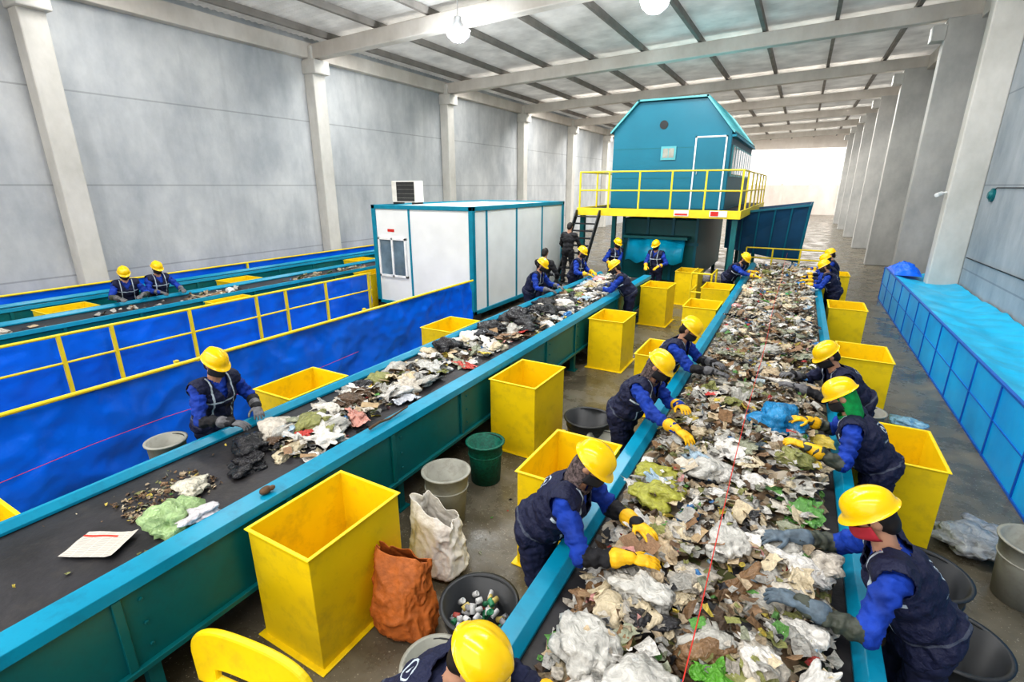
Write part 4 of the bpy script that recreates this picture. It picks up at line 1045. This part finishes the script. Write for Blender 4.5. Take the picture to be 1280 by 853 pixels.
person(.89,4.80,PI-.1,34,(.34,4.45,1.22),(.34,5.02,1.22),'person %s green scarf, picking waste'%YH,s=1.05,fore='olive',glove='gy',head='gscarf')
person(.86,6.36,PI+.35,40,(.24,5.95,1.2),(.20,6.35,1.2),'person %s leaning over belt past bin'%YH,s=1.04,upper='navy',fore='black',glove='gg')
person(.96,13.5,PI,28,(.4,13.2,1.15),(.4,13.75,1.15),'person %s working beside the far bins'%YH,near=False)
person(.96,14.5,PI,22,(.4,14.3,1.15),(.4,14.8,1.15),'person %s standing near conveyor end'%YH,near=False,fore='navy')
person(1.0,15.5,PI,12,(.5,15.3,1.15),(.5,15.8,1.15),'person %s upright beside the hopper'%YH,near=False)
person(-1.27,2.70,.05,33,(-.64,2.82,1.19),(-.58,2.48,1.19),'person %s patterned headscarf, yellow gloves, sorting'%YH,s=1.06,fore='black',glove='gy',head='scarf',mask='maskb')
person(-1.31,4.80,-.15,31,(-.76,4.78,1.22),(-.64,4.22,1.20),'person %s patterned headscarf, orange gloves'%YH,s=1.06,fore='blue',glove='gy',head='scarf')
person(-1.29,6.32,-.1,30,(-.66,6.35,1.2),(-.60,6.0,1.2),'person %s reaching onto the full belt'%YH,s=1.05,fore='black',glove='gg')
person(-1.38,14.1,-.4,38,(-.85,14.3,1.18),(-.6,13.5,1.15),'person %s bending over far belt end'%YH,near=False,s=1.04,fore='blue')
person(-1.22,1.20,.15,38,(-.60,1.50,1.16),(-.55,.98,1.16),'person %s bending low over the belt'%YH,s=1.02,fore='navy',upper='navy',glove='gy')
person(-5.02,2.62,.1,17,(-4.62,2.85,1.12),(-4.50,2.50,1.12),'person %s grey gloves, standing at the tarp'%YH,s=1.03,upper='blue',fore='black',glove='gg')
person(-5.10,10.0,.1,26,(-4.5,10.2,1.15),(-4.5,9.7,1.15),'person %s sorting beside office container'%YH,near=False,s=1.05,glove='gg')
person(-5.45,11.4,PI/2,6,(-5.4,11.8,1.1),(-5.2,11.7,1.0),'person in dark jacket and grey cap facing away',near=False,s=1.06,hat=False,vest=False,upper='black',fore='black',glove='gg',mask=None)
person(-4.98,12.3,.0,18,(-4.5,12.4,1.15),(-4.5,12.0,1.15),'person %s blue sleeves, near the stairs'%YH,near=False,s=1.05)
person(-3.03,10.75,PI+.35,33,(-3.60,10.35,1.15),(-3.65,10.9,1.15),'person %s bending toward black bags'%YH,near=False,s=1.06,glove='gg')
person(-3.45,14.9,-PI/2-.3,10,(-3.3,14.5,1.1),(-3.65,14.45,1.1),'person %s standing at the belt end'%YH,near=False,s=1.04)
person(-4.75,14.9,-.6,12,(-4.5,14.5,1.1),(-4.7,14.4,1.1),'person %s standing beside the stairs'%YH,near=False,s=1.04)
person(-5.65,13.43,PI/2,8,(-5.9,13.75,1.5),(-5.4,13.75,1.5),'person in dark clothes climbing the stairs',near=False,hat=False,vest=False,upper='black',fore='black',legs='black',z0=.60,mask=None)
person(-12.25,5.15,-.3,20,(-11.75,5.2,1.12),(-11.8,4.8,1.12),'person %s working at distant conveyor'%YH,near=False,fore='olive',glove='gg')
person(-12.25,5.75,0,14,(-11.75,6.0,1.12),(-11.75,5.55,1.12),'person %s striped vest, at distant conveyor'%YH,near=False,glove='gg')

# ------------------------------------------------------------------ camera
cam=bpy.data.cameras.new('Camera'); co=bpy.data.objects.new('Camera',cam); COL.objects.link(co)
cam.sensor_width=36; cam.lens=625/1280*36; cam.clip_start=.05; cam.clip_end=300
co.location=(0,0,3.3); co.rotation_euler=(math.radians(90-17.24),0,math.radians(29.15))
scn.camera=co
